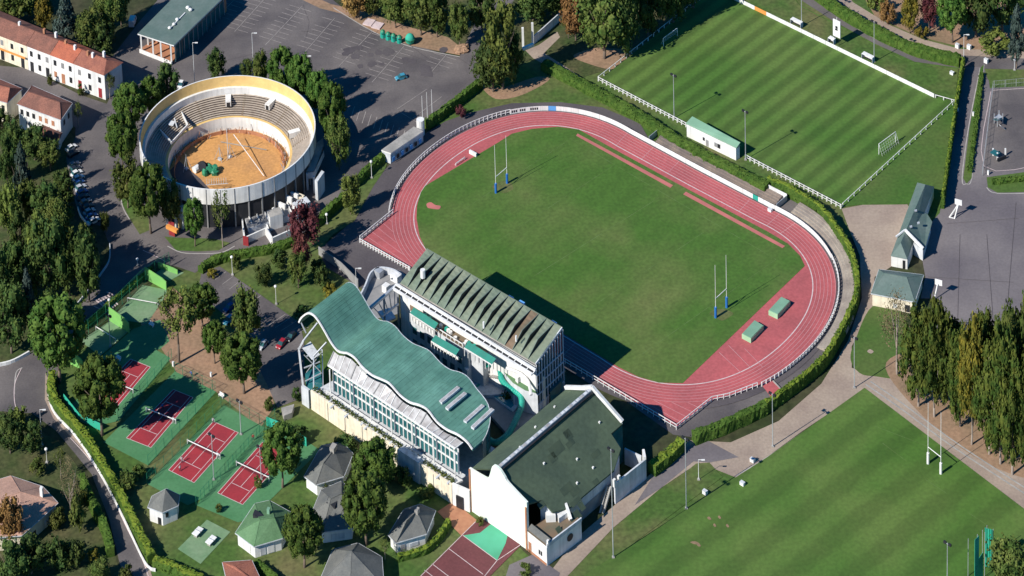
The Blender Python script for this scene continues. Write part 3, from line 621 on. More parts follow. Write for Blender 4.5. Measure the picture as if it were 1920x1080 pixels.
# ================================================================ BULLRING
AZ = 15.0
RIM = [(320, 342), (400, 355), (475, 344), (525, 325), (562, 297), (585, 270), (266, 270), (266, 290), (277, 315), (365, 160), (435, 140), (480, 140), (542, 160), (580, 200), (590, 230)]
_Q = [G(x, y, AZ) for x, y in RIM]
cx, cy, AR = 0, 0, 30                         # least-squares circle by a few Gauss-Newton steps
cx = sum(q.x for q in _Q)/len(_Q); cy = sum(q.y for q in _Q)/len(_Q)
for _ in range(200):
    gx = gy = 0; ds = [math.hypot(q.x-cx, q.y-cy) for q in _Q]; AR = sum(ds)/len(ds)
    for q, d in zip(_Q, ds): gx += (AR-d)*(cx-q.x)/d; gy += (AR-d)*(cy-q.y)/d
    cx += gx/len(_Q); cy += gy/len(_Q)
AC = Vector((cx, cy, 0)); RI = AR*111/161
def ap(a, r, z=0): return Vector((cx+r*math.cos(a), cy+r*math.sin(a), z))
def ring(mb, r0, z0, r1, z1, a0=0, a1=2*math.pi, n=96, mi=0):
    for i in range(n):
        a, b = a0+(a1-a0)*i/n, a0+(a1-a0)*(i+1)/n
        mb.poly([ap(a, r0, z0), ap(b, r0, z0), ap(b, r1, z1), ap(a, r1, z1)], mi)
    return mb
PI2 = 2*math.pi
bu = thing('bullring', 'round white bullring with a sand floor and a yellow inner rim', 'bullring', AC)
mb = MB(); ring(mb, AR-.9, 11.3, AR-.4, AZ); obj('rim_band', mb, 'yellow_wall', bu)
mb = MB(); ring(mb, AR-.4, AZ, AR, AZ); ring(mb, AR, AZ, AR, 9.2); ring(mb, AR, 9.2, AR-.8, 9.2)
obj('outer_wall', mb, 'white', bu)
mb = MB(); ring(mb, AR-.8, 9.2, AR-.8, 0); obj('lower_wall', mb, 'grey_wall', bu)
mb = MB(); ring(mb, AR-.9, 11.3, AR-1.8, 11.3); ring(mb, AR-1.8, 11.3, AR-1.8, 8.8); obj('gallery_wall', mb, 'white', bu)
mb = MB(); ns = 10; r_out = AR-1.8; r_in = RI+1.0; z_o, z_i = 8.8, 4.7
for k in range(ns):
    ra = r_out+(r_in-r_out)*k/ns; rb = r_out+(r_in-r_out)*(k+1)/ns; za = z_o+(z_i-z_o)*k/ns; zb = z_o+(z_i-z_o)*(k+1)/ns
    ring(mb, rb, za, ra, za); ring(mb, rb, zb, rb, za, mi=1)
obj('seating', mb, ['seats', 'roof_tread'], bu)
mb = MB(); ring(mb, RI+.1, 4.9, RI+1.0, 4.9); ring(mb, RI+1.0, 4.7, RI+1.0, 4.9); obj('inner_coping', mb, 'yellow_wall', bu)
mb = MB(); ring(mb, RI, 0, RI+.1, 4.9); obj('inner_wall', mb, 'white', bu)
mb = MB(); ring(mb, RI-2.0, 1.5, RI-1.85, 1.5); ring(mb, RI-2.0, 0, RI-2.0, 1.5); ring(mb, RI-1.85, 1.5, RI-1.85, 0); obj('sand_barrier', mb, 'brick', bu)
mb = MB(); mb.flat([ap(PI2*i/64, RI, 6*LZ) for i in range(64)]); obj('sand_floor', mb, 'sand', bu)
mb = MB(); mb.flat([ap(math.radians(x), r, 7.5*LZ) for x, r in ((180, RI-.3), (200, RI-.3), (220, RI-.3), (240, RI-.3), (255, RI-.3), (262, RI-4), (240, RI-9), (205, RI-10), (180, RI-7), (165, RI-2.5))]); obj('dark_floor_patch', mb, 'asphalt_dark', bu)  # darker crescent along one side of the floor
for i in range(40):                                           # pilasters of the outer wall
    a = PI2*i/40; mb = MB(); t = Vector((-math.sin(a), math.cos(a), 0)); o = Vector((math.cos(a), math.sin(a), 0))
    mb.box(ap(a, AR-.02, 12.1), t*.12, o*.14, UP*2.85); obj('pilaster', mb, 'grey_wall', bu)
    obj('column', MB().box(ap(a, AR-.35, 4.6), t*.2, o*.22, UP*4.6), 'grey_wall', bu)
for i in range(40):
    a = PI2*(i+.5)/40; t = Vector((-math.sin(a), math.cos(a), 0)); o = Vector((math.cos(a), math.sin(a), 0))
    if math.sin(a) < .25: obj('arcade_opening_shade', MB().box(ap(a, AR-.72, 4.3), t*2.0, o*.12, UP*4.3), 'dark', bu)  # wide dark boxes: the arcade's shadow is put into their colour
for i in range(10):                                           # radial aisles
    a = PI2*(i+.3)/10; t = Vector((-math.sin(a), math.cos(a), 0)); mb = MB()
    mb.add([ap(a, r_out, z_o+.12)-t*.35, ap(a, r_out, z_o+.12)+t*.35, ap(a, r_in, z_i+.25)+t*.35, ap(a, r_in, z_i+.25)-t*.35], [(0, 1, 2, 3)]); obj('aisle', mb, 'roof_brown', bu)
for a_, r_, lab in ((95, .62, 0), (61, .68, 0), (22, .30, 0)):            # stair boxes in the seating
    a = math.radians(a_); rr = r_in+(r_out-r_in)*r_; zz = z_i+(z_o-z_i)*r_; t = Vector((-math.sin(a), math.cos(a), 0)); o = Vector((math.cos(a), math.sin(a), 0))
    vb = obj('stair_box', MB().box(ap(a, rr, zz+.9), t*.95, o*2.0, UP*1.0), 'white', bu)
    obj('opening', MB().box(ap(a, rr-2.02, zz+.6), t*.6, o*.05, UP*.9), 'dark', vb)
# dividing stair wall and presidential box on the left
for (x0, y0), (x1, y1) in (((330, 190), (352, 235)), ((352, 235), (322, 268)), ((322, 268), (288, 232))):
    p, q = G(x0, y0, 8.2), G(x1, y1, 7.4); obj('dividing_wall', MB().bar(p, q, .35, 1.0), 'white', bu)
obj('presidential_box', MB().box(G(322, 231, 8.0), (.9, -.3, 0), (.3, 1.1, 0), UP*.15), 'white_soft', bu)
obj('presidential_box_rail', MB().bar(G(327, 222, 8.6), G(332, 240, 8.4), .3, .5), 'white_soft', bu)
# things inside the ring
single('light_mast', MB().tube(G(438, 252, 4), G(495, 330, 1.0), .13, n=5), 'white', 'long white diagonal beam hung across the bullring sand', 'beam')
single('stage_truss', MB().bar(G(414, 266, .6), G(500, 281, .6), .25, .2), 'concrete', 'long pale truss lying on the sand at the back of the bullring', 'truss')
single('green_tarp', (lambda m: [m.blob(G(392+random.uniform(-9, 12), 320+random.uniform(-6, 6), 1.0), 1.3, 1.1, 1.4, jit=.3) for _ in range(9)] and m)(MB()), 'green_paint', 'heap of bright green tarpaulin on the dark soil in the bullring', 'tarpaulin')
single('water_tank', MB().tube(G(364, 319, 1.2), G(372, 314, 1.2), 1.2, n=12), 'white', 'white cylindrical tank lying on the dark soil in the bullring', 'tank')
single('tyre_stack', (lambda m: [m.tube(G(379, 312, .4+.5*k), G(379, 312, .8+.5*k), 1.8-.15*k, n=12) for k in range(4)] and m)(MB()), 'dark', 'dark round stack beside the white tank in the bullring', 'stack')
for i, (x, y, n_) in enumerate(((350, 318, 'near the left edge of the bullring floor'), (412, 300, 'at the middle of the bullring sand'), (432, 296, 'right of the green heap on the bullring sand'))):
    m = MB(); b = G(x, y); t = b+UP*5
    for k in range(3): m.tube(b+Vector((2*math.cos(k*2.1+i), 2*math.sin(k*2.1+i), 0)), t, .1, n=4)
    m.tube(b, t+UP*1, .08, n=4); m.blob(b+UP*.4, .9, .7, .6, jit=.3); single('rigging_tripod', m, 'steel', 'thin metal rigging tripod '+n_, 'tripod')
m = MB(); r_ = random.Random(3)
for k in range(150):
    a = r_.uniform(.05, 3.0) if k % 3 else r_.uniform(-.6, .2); p = ap(a, RI-r_.uniform(.6, 2.6)); m.bar(p, p+Vector((r_.gauss(0, .5), r_.gauss(0, .5), r_.uniform(.8, 3.2))), .14, mi=k % 2)
single('rigging_clutter', m, ['steel', 'brick'], 'jumble of thin posts and timber stacked along the inner wall of the bullring', 'rigging')
m = MB()
for k in range(9):
    a = G(388+k*4.5, 347-.3*k, .1); m.bar(a, a+UP*2.4, .12)
m.bar(G(386, 347, 2.4), G(428, 344, 2.4), .14); m.bar(G(386, 347, 1.4), G(428, 344, 1.4), .14); single('pen_railing', m, 'white_soft', 'white railing pen at the front edge of the bullring sand', 'railing')
m = MB(); p = G(428, 300); m.tube(p, p+UP*12, .12, n=5); single('flagpole', m, 'white_soft', 'thin white mast standing in the middle of the bullring sand', 'pole')
# annexes of the bullring
def block(root, name, px, z, m, zb=0, roofm=None):     # px = roof corners at height z
    P = [G(x, y, z) for x, y in px]; mb = MB(); mb.prism(P, zb, z-.02, 0, top=False); mb.flat(P, 1); return obj(name, mb, [m, roofm or m], root)
an = thing('bullring_annexe', 'grey-roofed lean-to annexe on the right side of the bullring', 'annexe', G(590, 350))
P = [G(563, 322, 7), G(589, 322, 6.5), G(607, 272, 8.5), G(606, 258, 9), G(584, 276, 9.5)]
mb = MB(); mb.flat(P, 1); mb.prism([p*1 for p in P], 4, 6.4, 0, top=False); obj('roof', mb, ['white_soft', 'grey_wall'], an)
for x, y in ((567, 355), (590, 362), (577, 356)): obj('pillar', MB().bar(G(x, y), G(x, y)+UP*6.5, .7, .7), 'white_soft', an)
st = thing('stair_tower', 'narrow white stair tower with a dark window at the right foot of the bullring', 'tower', G(600, 368))
block(st, 'wall', [(590, 338), (595, 341), (608, 322), (603, 319)], 7.5, 'white_soft')
obj('window', MB().box(G(598, 338, 5.3), (.35, -.1, 0), (.05, .1, 0), UP*.8), 'dark', st)
fw = thing('forecourt_wall', 'white angular wall of the pens in front of the bullring', 'wall', G(500, 440))
for a, b, h in (((452, 402), (459, 458), 2.6), ((459, 458), (499, 440), 2.6), ((499, 441), (511, 460), 2.9), ((511, 460), (560, 438), 2.9), ((497, 420), (511, 459), 2.0)):
    obj('wall_panel', wallstrip(MB(), [G(*a), G(*b)], h, .45), 'white', fw)
obj('door', MB().box(G(461, 452, 1.6), (.9, -.3, 0), (.05, .3, 0), UP*1.6), 'red_paint', fw)
pn = thing('bull_pens', 'low grey pens with narrow dividing walls below the bullring', 'pens', G(500, 425))
block(pn, 'deck', [(456, 400), (466, 428), (545, 402), (560, 372), (520, 372), (470, 388)], 2.6, 'white_soft', roofm='grey_wall')
for k in range(6):
    a, b = G(462+k*15, 396-k*3.5, 2.6), G(472+k*15, 420-k*3.8, 2.6); obj('pen_divider', MB().bar(a, b, .3, 1.1), 'white', pn)
block(pn, 'shelter', [(500, 395), (506, 408), (530, 400), (524, 388)], 5.2, 'white', roofm='concrete')
block(pn, 'shelter', [(548, 380), (556, 392), (582, 378), (574, 368)], 5.5, 'white', roofm='white_soft')
for i, (x, y, h) in enumerate(((520, 412, 4), (528, 402, 4.5), (541, 392, 5), (552, 386, 5), (563, 383, 4), (570, 392, 4))):
    a = G(x, y); obj('fin_wall', MB().box(a+UP*h/2, (1.5, -1.0, 0), (.2, .25, 0), UP*h/2), 'white' if i < 4 else 'cream', pn)
gt = thing('entrance_gate', 'white and red entrance gate with an orange top at the front left of the bullring', 'gate', G(323, 428))
for x, y in ((315, 425), (331, 433)): obj('pillar', MB().bar(G(x, y), G(x, y)+UP*6, .9, .9), 'white', gt)
obj('lintel', MB().bar(G(313, 424, 6.6), G(333, 434, 6.6), 1.1, 1.2), 'orange', gt)
obj('banner', MB().box(G(322, 429, 3), (1.0, -.5, 0), (.05, .1, 0), UP*2.6), 'red_paint', gt)
sh = thing('side_hut', 'small white side hut with a yellow front beside the entrance gate of the bullring', 'hut', G(345, 425))
block(sh, 'wall', [(333, 392), (342, 397), (350, 382), (340, 378)], 7, 'white_soft'); obj('door', MB().box(G(338, 418, 2), (.7, -.4, 0), (.1, .2, 0), UP*1.8), 'yellow_wall', sh)
# ================================================================ HOUSES AND LODGES
def opening(root, A, B, t, wd, z0, z1, m, name='window', out=.06):
    d = (B-A); d.z = 0; L = d.length; d.normalize(); n = Vector((d.y, -d.x, 0)); c = A+d*(L*t); c.z = (z0+z1)/2
    return obj(name, MB().box(c+n*out, d*wd/2, n*.05, UP*(z1-z0)/2), m, root)
def hip(root, eaves, ze, ridge, zr, wallm, roofm, inset=.5, wins=(), cap=None, z0=0, fascia='white_soft'):
    E = [G(x, y, ze) for x, y in eaves]; R = [G(x, y, zr) for x, y in ridge]; n = len(E); ce = sum(E, Vector())/n
    area = sum(E[i].x*E[(i+1) % n].y-E[(i+1) % n].x*E[i].y for i in range(n))
    if area < 0: E.reverse()
    W = [p+(ce-p).normalized()*inset*1.4 for p in E]
    obj('wall', MB().prism(W, z0, ze-.15), wallm, root)
    near = [min(range(len(R)), key=lambda k: (R[k]-p).to_2d().length) for p in E]
    mb = MB()
    for i in range(n):
        j = (i+1) % n; a, b = near[i], near[j]
        if a == b: mb.poly([E[i], E[j], R[a]])
        else: mb.poly([E[i], E[j], R[b], R[a]])
    mb.flat([p-UP*.05 for p in E]); rf = obj('roof', mb, roofm, root)
    fb = MB()
    for i in range(n): fb.bar(E[i]-UP*.14, E[(i+1) % n]-UP*.14, .22, .26)
    obj('gutter', fb, fascia, rf)
    if len(R) > 1 or cap is None:
        rb = MB()
        for a, b in zip(R[:-1], R[1:]): rb.bar(a, b, .3, .2)
        for i in range(n): rb.bar(E[i], R[near[i]], .22, .12)
        obj('ridge_tiles', rb, roofm, rf)
    for (e, t, wd, za, zb, m, nm) in wins:
        # edge e counted along the eaves as given
        A, B = G(*eaves[e], ze), G(*eaves[(e+1) % n], ze)
        a = A+(ce-A).normalized()*inset*1.4; b = B+(ce-B).normalized()*inset*1.4
        d = b-a; d.z = 0; nn = Vector((d.y, -d.x, 0))
        if nn.dot(ce-a) > 0: a, b = b, a; t = 1-t
        opening(root, a, b, t, wd, za, zb, m, nm)
    return rf
W_, D_ = 'window', 'door'
lg = thing('lodge', 'grey hexagonal-roofed lodge between the round pine by the tennis court and the twin pines', 'lodge', G(615, 915))
rf = hip(lg, [(570, 893), (592, 909), (645, 893), (662, 850), (641, 829), (603, 835)], 4.3, [(606, 868), (626, 842)], 8.2, 'white', 'roof_slate', wins=[(1, .3, 1.6, .4, 2.6, 'grey_wall', D_), (1, .62, 1.4, .9, 2.4, 'glass', W_)])
obj('roof_cap', MB().prism([G(x, y, 8) for x, y in ((618, 846), (626, 850), (632, 840), (624, 836))], 7, 9.3), 'concrete', rf)
lg = thing('lodge', 'grey hip-roofed lodge inside the trimmed hedge beside the maroon court', 'lodge', G(765, 1010))
rf = hip(lg, [(728, 1003), (742, 1018), (800, 1001), (817, 957), (788, 945), (757, 955)], 4.3, [(762, 976), (781, 958)], 8.2, 'white', 'roof_slate', wins=[(1, .2, 1.5, .4, 2.6, 'grey_wall', D_), (1, .6, 2.6, .9, 2.2, 'white_soft', W_)])
obj('roof_cap', MB().prism([G(x, y, 8) for x, y in ((777, 962), (783, 964), (787, 957), (781, 955))], 7, 9.0), 'concrete', rf)
lg = thing('lodge', 'grey lodge half in tree shadow with a dark dormer, between the lower pines', 'lodge', G(620, 980))
rf = hip(lg, [(584, 962), (604, 998), (662, 990), (672, 930), (640, 902), (602, 918)], 4.3, [(620, 935), (640, 925)], 8.0, 'white', 'roof_slate', wins=[(1, .5, 4, .8, 2.6, 'white_soft', W_), (0, .6, 1.2, .2, 2.3, 'dark', D_)])
obj('dormer', MB().prism([G(x, y, 7.0) for x, y in ((612, 944), (628, 952), (633, 940), (616, 932))], 6, 7.3), 'dark', rf)
lg = thing('lodge', 'large grey-green hip roof cut by the bottom edge of the picture', 'lodge', G(660, 1085))
hip(lg, [(596, 1096), (624, 1030), (671, 1018), (716, 1044), (720, 1100), (655, 1126)], 4.6, [(659, 1034)], 9.5, 'white', 'roof_slate')
lg = thing('lodge', 'green hip-roofed lodge with a dark roof opening below the lowest tennis court', 'lodge', G(495, 1020))
rf = hip(lg, [(441, 999), (476, 1025), (530, 1009), (552, 964), (505, 938), (478, 944)], 4.5, [(487, 974), (514, 970)], 8.6, 'white', 'roof_green', wins=[(0, .5, 3.4, .5, 2.8, 'white', W_), (1, .3, 1.6, .3, 2.8, 'white_soft', W_), (1, .6, 2.0, .3, 2.8, 'white', D_)])
obj('dormer', MB().prism([G(x, y, 7.6) for x, y in ((474, 966), (492, 978), (495, 968), (478, 956))], 6.6, 7.9), 'dark', rf)
obj('roof_vent', MB().prism([G(x, y, 8.6) for x, y in ((500, 958), (505, 960), (507, 955), (502, 953))], 7, 9.2), 'roof_mint', rf)
lg = thing('garden_hut', 'small white hut with a pointed grey-green roof between the road hedge and the tennis courts', 'hut', G(306, 975))
hip(lg, [(277, 951), (304, 961), (334, 948), (337, 928), (312, 916), (285, 930)], 5.0, [(310, 917)], 9.4, 'white', 'roof_slate', inset=.35, wins=[(0, .75, 1.1, .1, 2.4, 'dark', D_), (1, .3, .9, 2.4, 3.9, 'dark', W_)], cap=1)
lg = thing('shed', 'shed with a dull red roof cut by the bottom edge', 'shed', G(455, 1090))
hip(lg, [(417, 1054), (430, 1110), (495, 1100), (472, 1050)], 4, [(440, 1062), (470, 1085)], 4.8, 'white', 'roof_tile')
# house with pink roof, lower left
lg = thing('house', 'house with a large pale pink tiled hip roof at the lower left edge', 'house', G(30, 985))
rf = hip(lg, [(-40, 1010), (41, 1004), (109, 943), (80, 912), (20, 892), (-40, 910)], 5.2, [(0, 935), (38, 922)], 8.8, 'cream', 'roof_pink', wins=[(1, .35, 1.2, .4, 2.4, 'dark', D_), (1, .7, 1.5, 1, 2.4, 'white', W_)])
obj('chimney', MB().prism([G(x, y, 9) for x, y in ((74, 918), (79, 920), (81, 915), (76, 913))], 6.5, 9.5), 'white', rf)
# terraced row
TR = thing('terraced_house', 'pink-tiled white terraced row standing beside the shaded street at upper left', 'house row', G(120, 150))
del TR['label'], TR['category']; bpy.data.objects.remove(TR)
ZE = 10.3
fa, fb_, ra, rb_ = (-60, 45), (195, 142), (-25, 10), (232, 117)    # front eave line, back eave line (px at ZE)
def lerp2(a, b, t): return (a[0]+(b[0]-a[0])*t, a[1]+(b[1]-a[1])*t)
units = [(-.02, .425, 'cream', 'roof_tile_old', 'cream end house of the terrace with an orange awning, at the left edge', 'dark'),
         (.425, .60, 'white', 'roof_tile_old', 'white terraced house with dark red roof, between the awning house and the bright-roofed one', 'dark'),
         (.60, .77, 'white', 'roof_tile_new', 'white terraced house with the brightest orange-red tiles in the row', 'brick'),
         (.77, 1.0, 'white', 'roof_tile', 'white end-of-terrace house with red doors and hipped roof end near the bullring trees', 'red_paint')]
zr = ZE+2.7
for k, (t0, t1, wm, rm, lab, dm) in enumerate(units):
    A, B = G(*lerp2(fa, fb_, t0), ZE), G(*lerp2(fa, fb_, t1-.002), ZE); Cb, Db = G(*lerp2(ra, rb_, t1-.002), ZE), G(*lerp2(ra, rb_, t0), ZE)
    r = thing('terraced_house', lab, 'house', Vector((A.x+B.x, A.y+B.y, 0))/2, 'terraced houses along the shaded street')
    sh_ = (Cb-B)*.06; W4 = [A+sh_, B+sh_-(B-A).normalized()*(.3 if k == 3 else 0), Cb-sh_-(B-A).normalized()*(.3 if k == 3 else 0), Db-sh_]
    obj('wall', MB().prism(W4, 0, ZE-.1), wm, r)
    m1 = (A+Db)/2; m2 = (B+Cb)/2; m1.z = m2.z = zr
    if k == 3: m2 = m2-(B-A).normalized()*3.0
    mb = MB(); mb.poly([A, B, m2, m1]); mb.poly([Cb, Db, m1, m2]); mb.poly([B, Cb, m2]); mb.poly([Db, A, m1])
    rf = obj('roof', mb, rm, r); obj('ridge_tiles', MB().bar(m1+UP*.05, m2+UP*.05, .35, .2), rm, rf)
    for j in range(2 if k < 3 else 3):
        c = m1.lerp(m2, (.3, .75, .5)[j])+(Db-A).normalized()*random.uniform(-1.5, 2); c.z = zr-.6
        ch = obj('chimney', MB().box(c+UP*.6, (.35, -.2, 0), (.2, .35, 0), UP*1.3), 'white' if j else 'brick', rf)
    a, b = W4[0], W4[1]; L = (b-a).length; n_ = max(3, int(L/4.2))
    for j in range(n_):
        t = (j+.5)/n_
        opening(r, a, b, t, 1.2, 6.3, 8.4, 'dark' if (j+k) % 3 else 'grey_wall')
        if (j+k) % 2: opening(r, a, b, t, 1.5, .2, 4.0, dm, 'door')
        else: opening(r, a, b, t, 1.2, 1.6, 3.8, 'dark' if j % 3 else 'brick')
    if k == 0:
        opening(r, a, b, .5, L*.98, 4.9, 5.7, 'orange', 'awning', out=1.0)
    if k == 3: opening(r, W4[1], W4[2], .5, 1.0, 5, 7, 'dark')
# second row of houses
r = thing('house', 'white two-storey house with brown-red roof and lower front wing above the parked cars', 'house', G(90, 255))
hip(r, [(32, 195), (114, 225), (136, 193), (60, 160)], 9.6, [(52, 172), (112, 192)], 12.2, 'white', 'roof_tile_old', inset=.3,
    wins=[(0, t, 1.2, 6.0, 7.9, 'dark' if t < .4 else 'brick', W_) for t in (.08, .22, .36, .52, .66, .82)]+[(0, .25, 3, 2.6, 3.6, 'grey_wall', W_), (1, .3, 1.2, 5.5, 7.5, 'dark', W_), (1, .7, 1.2, 5.5, 7.5, 'dark', W_)])
hip(r, [(69, 252), (110, 265), (117, 249), (80, 232)], 4.4, [(79, 240), (112, 252)], 6.8, 'white', 'roof_tile_old', inset=.25, wins=[(0, .2, .9, 1.2, 2.8, 'grey_wall', W_)])
r = thing('house', 'brown-roofed house with a grey side wall cut by the left edge', 'house', G(-5, 215))
hip(r, [(-60, 172), (13, 193), (42, 166), (-20, 140)], 8.6, [(-40, 150), (18, 165)], 11.6, 'cream', 'roof_tile', inset=.3, wins=[(0, .9, 1.2, 5, 7, 'dark', W_)])
# ---- station-like open hall at the top
def flatroof(name, lab, cat, px, z, th, wm, rm, posts=(), wallpx=None):
    P = [G(x, y, z) for x, y in px]; r = thing(name, lab, cat, Vector((sum(p.x for p in P)/len(P), sum(p.y for p in P)/len(P), 0)))
    mb = MB(); mb.prism([*P], z-th, z-.02, 1, top=False, bot=True); mb.flat(P, 0); obj('roof', mb, [rm, wm], r)
    for p in posts: obj('pillar', MB().bar(G(*p), G(*p)+UP*(z-th), .55, .55), 'white', r)
    return r
mh = flatroof('market_hall', 'open white hall with a long grey-green flat roof beside the big car park', 'hall', [(258, 63), (326, 85), (420, -6), (348, -28)], 8.6, .5, 'white', 'roof_sheet', [(266, 100), (288, 109), (303, 115), (322, 121), (278, 88), (335, 108)])
obj('floor', MB().prism([G(*p) for p in ((262, 96), (321, 121), (345, 96), (290, 78))], 0, .9), 'brick', mh)
obj('parapet', wallstrip(MB(), [G(262, 99), G(322, 123)], 1.6, .3), 'white', mh)
obj('inner_room', MB().prism([G(*p) for p in ((290, 82), (342, 104), (425, 22), (370, 5))], 0, 8.0), 'brick', mh)
gz = obj('glazing', wallstrip(MB(), [G(329, 116), G(420, 28)], 6.5, .2), 'glass_teal', mh)
for i in range(12):
    a = G(329, 116).lerp(G(420, 28), i/11); obj('mullion', MB().bar(a+Vector((.2, -.2, 0)), a+Vector((.2, -.2, 6.6)), .2, .2), 'steel', gz)
m = MB()
for x, y in ((318, 52), (326, 45), (332, 36)): m.blob(G(x, y, 9.1), .7, .7, .5)
m.bar(G(318, 54, 8.8), G(347, 24, 8.8), .35, .3); obj('roof_pipe', m, 'white', mh)
for x, y in ((352, 14), (357, 18)): obj('roof_vent', MB().blob(G(x, y, 9.1), .8, .8, .6), 'white', mh)
# ticket booth
tb = flatroof('ticket_booth', 'long low white ticket booth with a grey roof at the bend of the track path', 'booth', [(715, 281), (733, 287), (794, 246), (776, 237)], 4.4, .5, 'white', 'concrete')
obj('wall', MB().prism([G(x, y, 4) for x, y in ((716, 283), (732, 288), (793, 248), (777, 240))], 0, 3.9), 'white_soft', tb)
for i in range(7): opening(tb, G(734, 309), G(792, 270), (i+.5)/7, 1.2, 1.0, 2.6, 'dark' if i % 2 else 'blue_ad')
obj('curved_end', MB().tube(G(789, 252), G(789, 252)+UP*6, 1.4, n=12), 'white', tb)
for i, (x, ty) in enumerate(((792, 180), (801, 173), (810, 168))):
    b = (x+1, 238-i*4); h = HT(*b, ty); single('flagpole', MB().tube(G(*b), G(*b)+UP*h, .13, .08, n=6), 'white', ['leftmost', 'middle', 'rightmost'][i]+' of the three white flagpoles beside the ticket booth', 'flagpole', 'flagpoles by the ticket booth')
# changing hut on the football touchline
ch = thing('changing_hut', 'long white changing hut with a green sloping roof on the football touchline', 'hut', G(1335, 275))
P4 = [G(1286, 231, 5.2), G(1381, 277, 5.2), G(1388, 267, 6.2), G(1298, 218, 6.2)]
ct = sum(P4, Vector())/4; Wl = [p+(ct-p).normalized()*.3 for p in P4]
obj('wall', MB().prism(Wl, 0, 5.1), 'white', ch); mb = MB(); mb.poly(P4, 0); mb.prism(P4, 4.9, 5.15, 0, top=False); obj('roof', mb, ['roof_mint'], ch)
for t, wd, z0, z1, mm in ((.42, 1.1, .2, 2.6, 'grey_wall'), (.60, 1.4, 1.6, 3.2, 'grey_wall'), (.66, 1.0, 1.6, 3.2, 'dark'), (.35, .8, 1.8, 3.0, 'dark')): opening(ch, Wl[0], Wl[1], t, wd, z0, z1, mm)
# long pavilion on the right
pv = thing('pavilion', 'long green-roofed pavilion with a white gable end beside the yard', 'pavilion', G(1700, 450))
ze = 4.2; A, B, Cc, D = G(1720, 342, ze), G(1670, 480, ze), G(1701, 486, ze), G(1752, 350, ze)
ra_, rb2 = G(1735, 346, 7.0), G(1689, 455, 7.0)
obj('wall', MB().prism([p+((A+Cc)/2-p).normalized()*.5 for p in (A, B, Cc, D)], 0, ze-.1), 'white', pv)
mb = MB(); mb.poly([A, B, rb2, ra_]); mb.poly([Cc, D, ra_, rb2]); mb.poly([D, A, ra_]); mb.poly([B, Cc, rb2]); rf = obj('roof', mb, 'roof_sheet', pv)
obj('door', MB().box(G(1695, 496, 1.6), (.45, -.05, 0), (.02, .1, 0), UP*1.5), 'dark', pv)
E4 = [G(1713, 400, ze+1.5), G(1700, 432, ze+3), G(1733, 470, ze), G(1748, 416, ze), G(1738, 400, ze)]
mb = MB(); mb.flat(E4); obj('wing_roof', mb, 'roof_sheet', pv); obj('wing_wall', MB().prism([E4[1]+Vector((.4, -1, 0)), E4[2]+Vector((-.4, .5, 0)), E4[3]-Vector((.5, 0, 0)), E4[4]], 0, ze-.1), 'white_soft', pv)
obj('parapet', MB().bar(G(1697, 431, 7.4), G(1731, 466, 5.0), .55, .9), 'white', pv); obj('parapet', MB().bar(G(1697, 431, 7.4), G(1680, 444, 5.4), .4, .5), 'white_soft', pv)
for x, y in ((1717, 395), (1708, 425), (1722, 418)): obj('skylight', MB().box(G(x, y, 7.0), (.4, 0, .1), (0, .4, 0), UP*.15), 'steel', rf)
sp2 = thing('pavilion', 'small square pavilion with a dark green hip roof and cream front near the poplars', 'pavilion', G(1680, 560))
hip(sp2, [(1633, 550), (1715, 566), (1732, 515), (1648, 505)], 4.8, [(1657, 512), (1700, 520)], 7.2, 'cream', 'roof_sheet', inset=.4, wins=[(0, .85, 1.6, .3, 2.8, 'dark', D_), (0, .55, 1.2, 1, 2.6, 'white_soft', W_)])
# tall white arch gate near the top trees
ag = thing('portal', 'white square portal frame with a ramp wall beside the dark trees at the top', 'portal', G(992, 85))
for x, y in ((981, 92), (999, 83)): obj('post', MB().bar(G(x, y), G(x, y)+UP*HT(x, y, y-40), .8, .8), 'white', ag)
obj('lintel', MB().bar(G(980, 92, 8.3), G(1000, 83, 8.3), .9, 1.0), 'white', ag)
single('ramp_wall', wallstrip(MB(), [G(1000, 84), G(1060, 30)], 3.4, .4), 'white_soft', 'long pale wall running up from the white portal', 'wall')
mat('roof_patch', (.040, .062, .044), (.062, .088, .055), .3)
# ================================================================ THE BIG GREEN HALL
O = G(882, 957); Rr = G(990, 1032); e1 = (Rr-O).normalized(); wf = (Rr-O).length; e2 = Vector((-e1.y, e1.x, 0))
hl = thing('sports_hall', 'huge hall with a white curved gable wall and a mossy green pitched roof', 'hall', O)
zL = HT(882, 957, 878); zR = HT(990, 1032, 943); pr = G(932, 992); zP = HT(932, 992, 874); tP = (pr-O).dot(e1)
BLp = G(1057, 726, zL); depth = (BLp-O).dot(e2)
def hp(s, d, z=0): return O+e1*s+e2*d+UP*z
prof = [(0, zL), (tP*.45, zL+.3), (tP*.72, zL+1.2), (tP*.88, zP-1.0), (tP, zP), (tP+1.8, zP-.2), (tP+3.6, zP-1.6), (tP+5.2, zP-4.2+1.2), (wf, zR)]
cv = smoothpts([(s, z, 0) for s, z in prof], 5)
fr = [hp(p.x, 0, p.y) for p in cv]; bk = [p+e2*.7 for p in fr]
n = len(fr); mb = MB(); base = [hp(0, 0), hp(wf, 0)]
for i in range(n-1):
    a, b = fr[i], fr[i+1]; mb.poly([Vector((a.x, a.y, 0)), Vector((b.x, b.y, 0)), b, a]); a2, b2 = bk[i], bk[i+1]; mb.poly([Vector((b2.x, b2.y, 0)), Vector((a2.x, a2.y, 0)), a2, b2]); mb.poly([a, b, b2, a2])
mb.poly([base[0], fr[0], bk[0], base[0]+e2*.7]); mb.poly([base[1]+e2*.7, bk[-1], fr[-1], base[1]]); obj('gable_wall', mb, 'hall_white', hl)
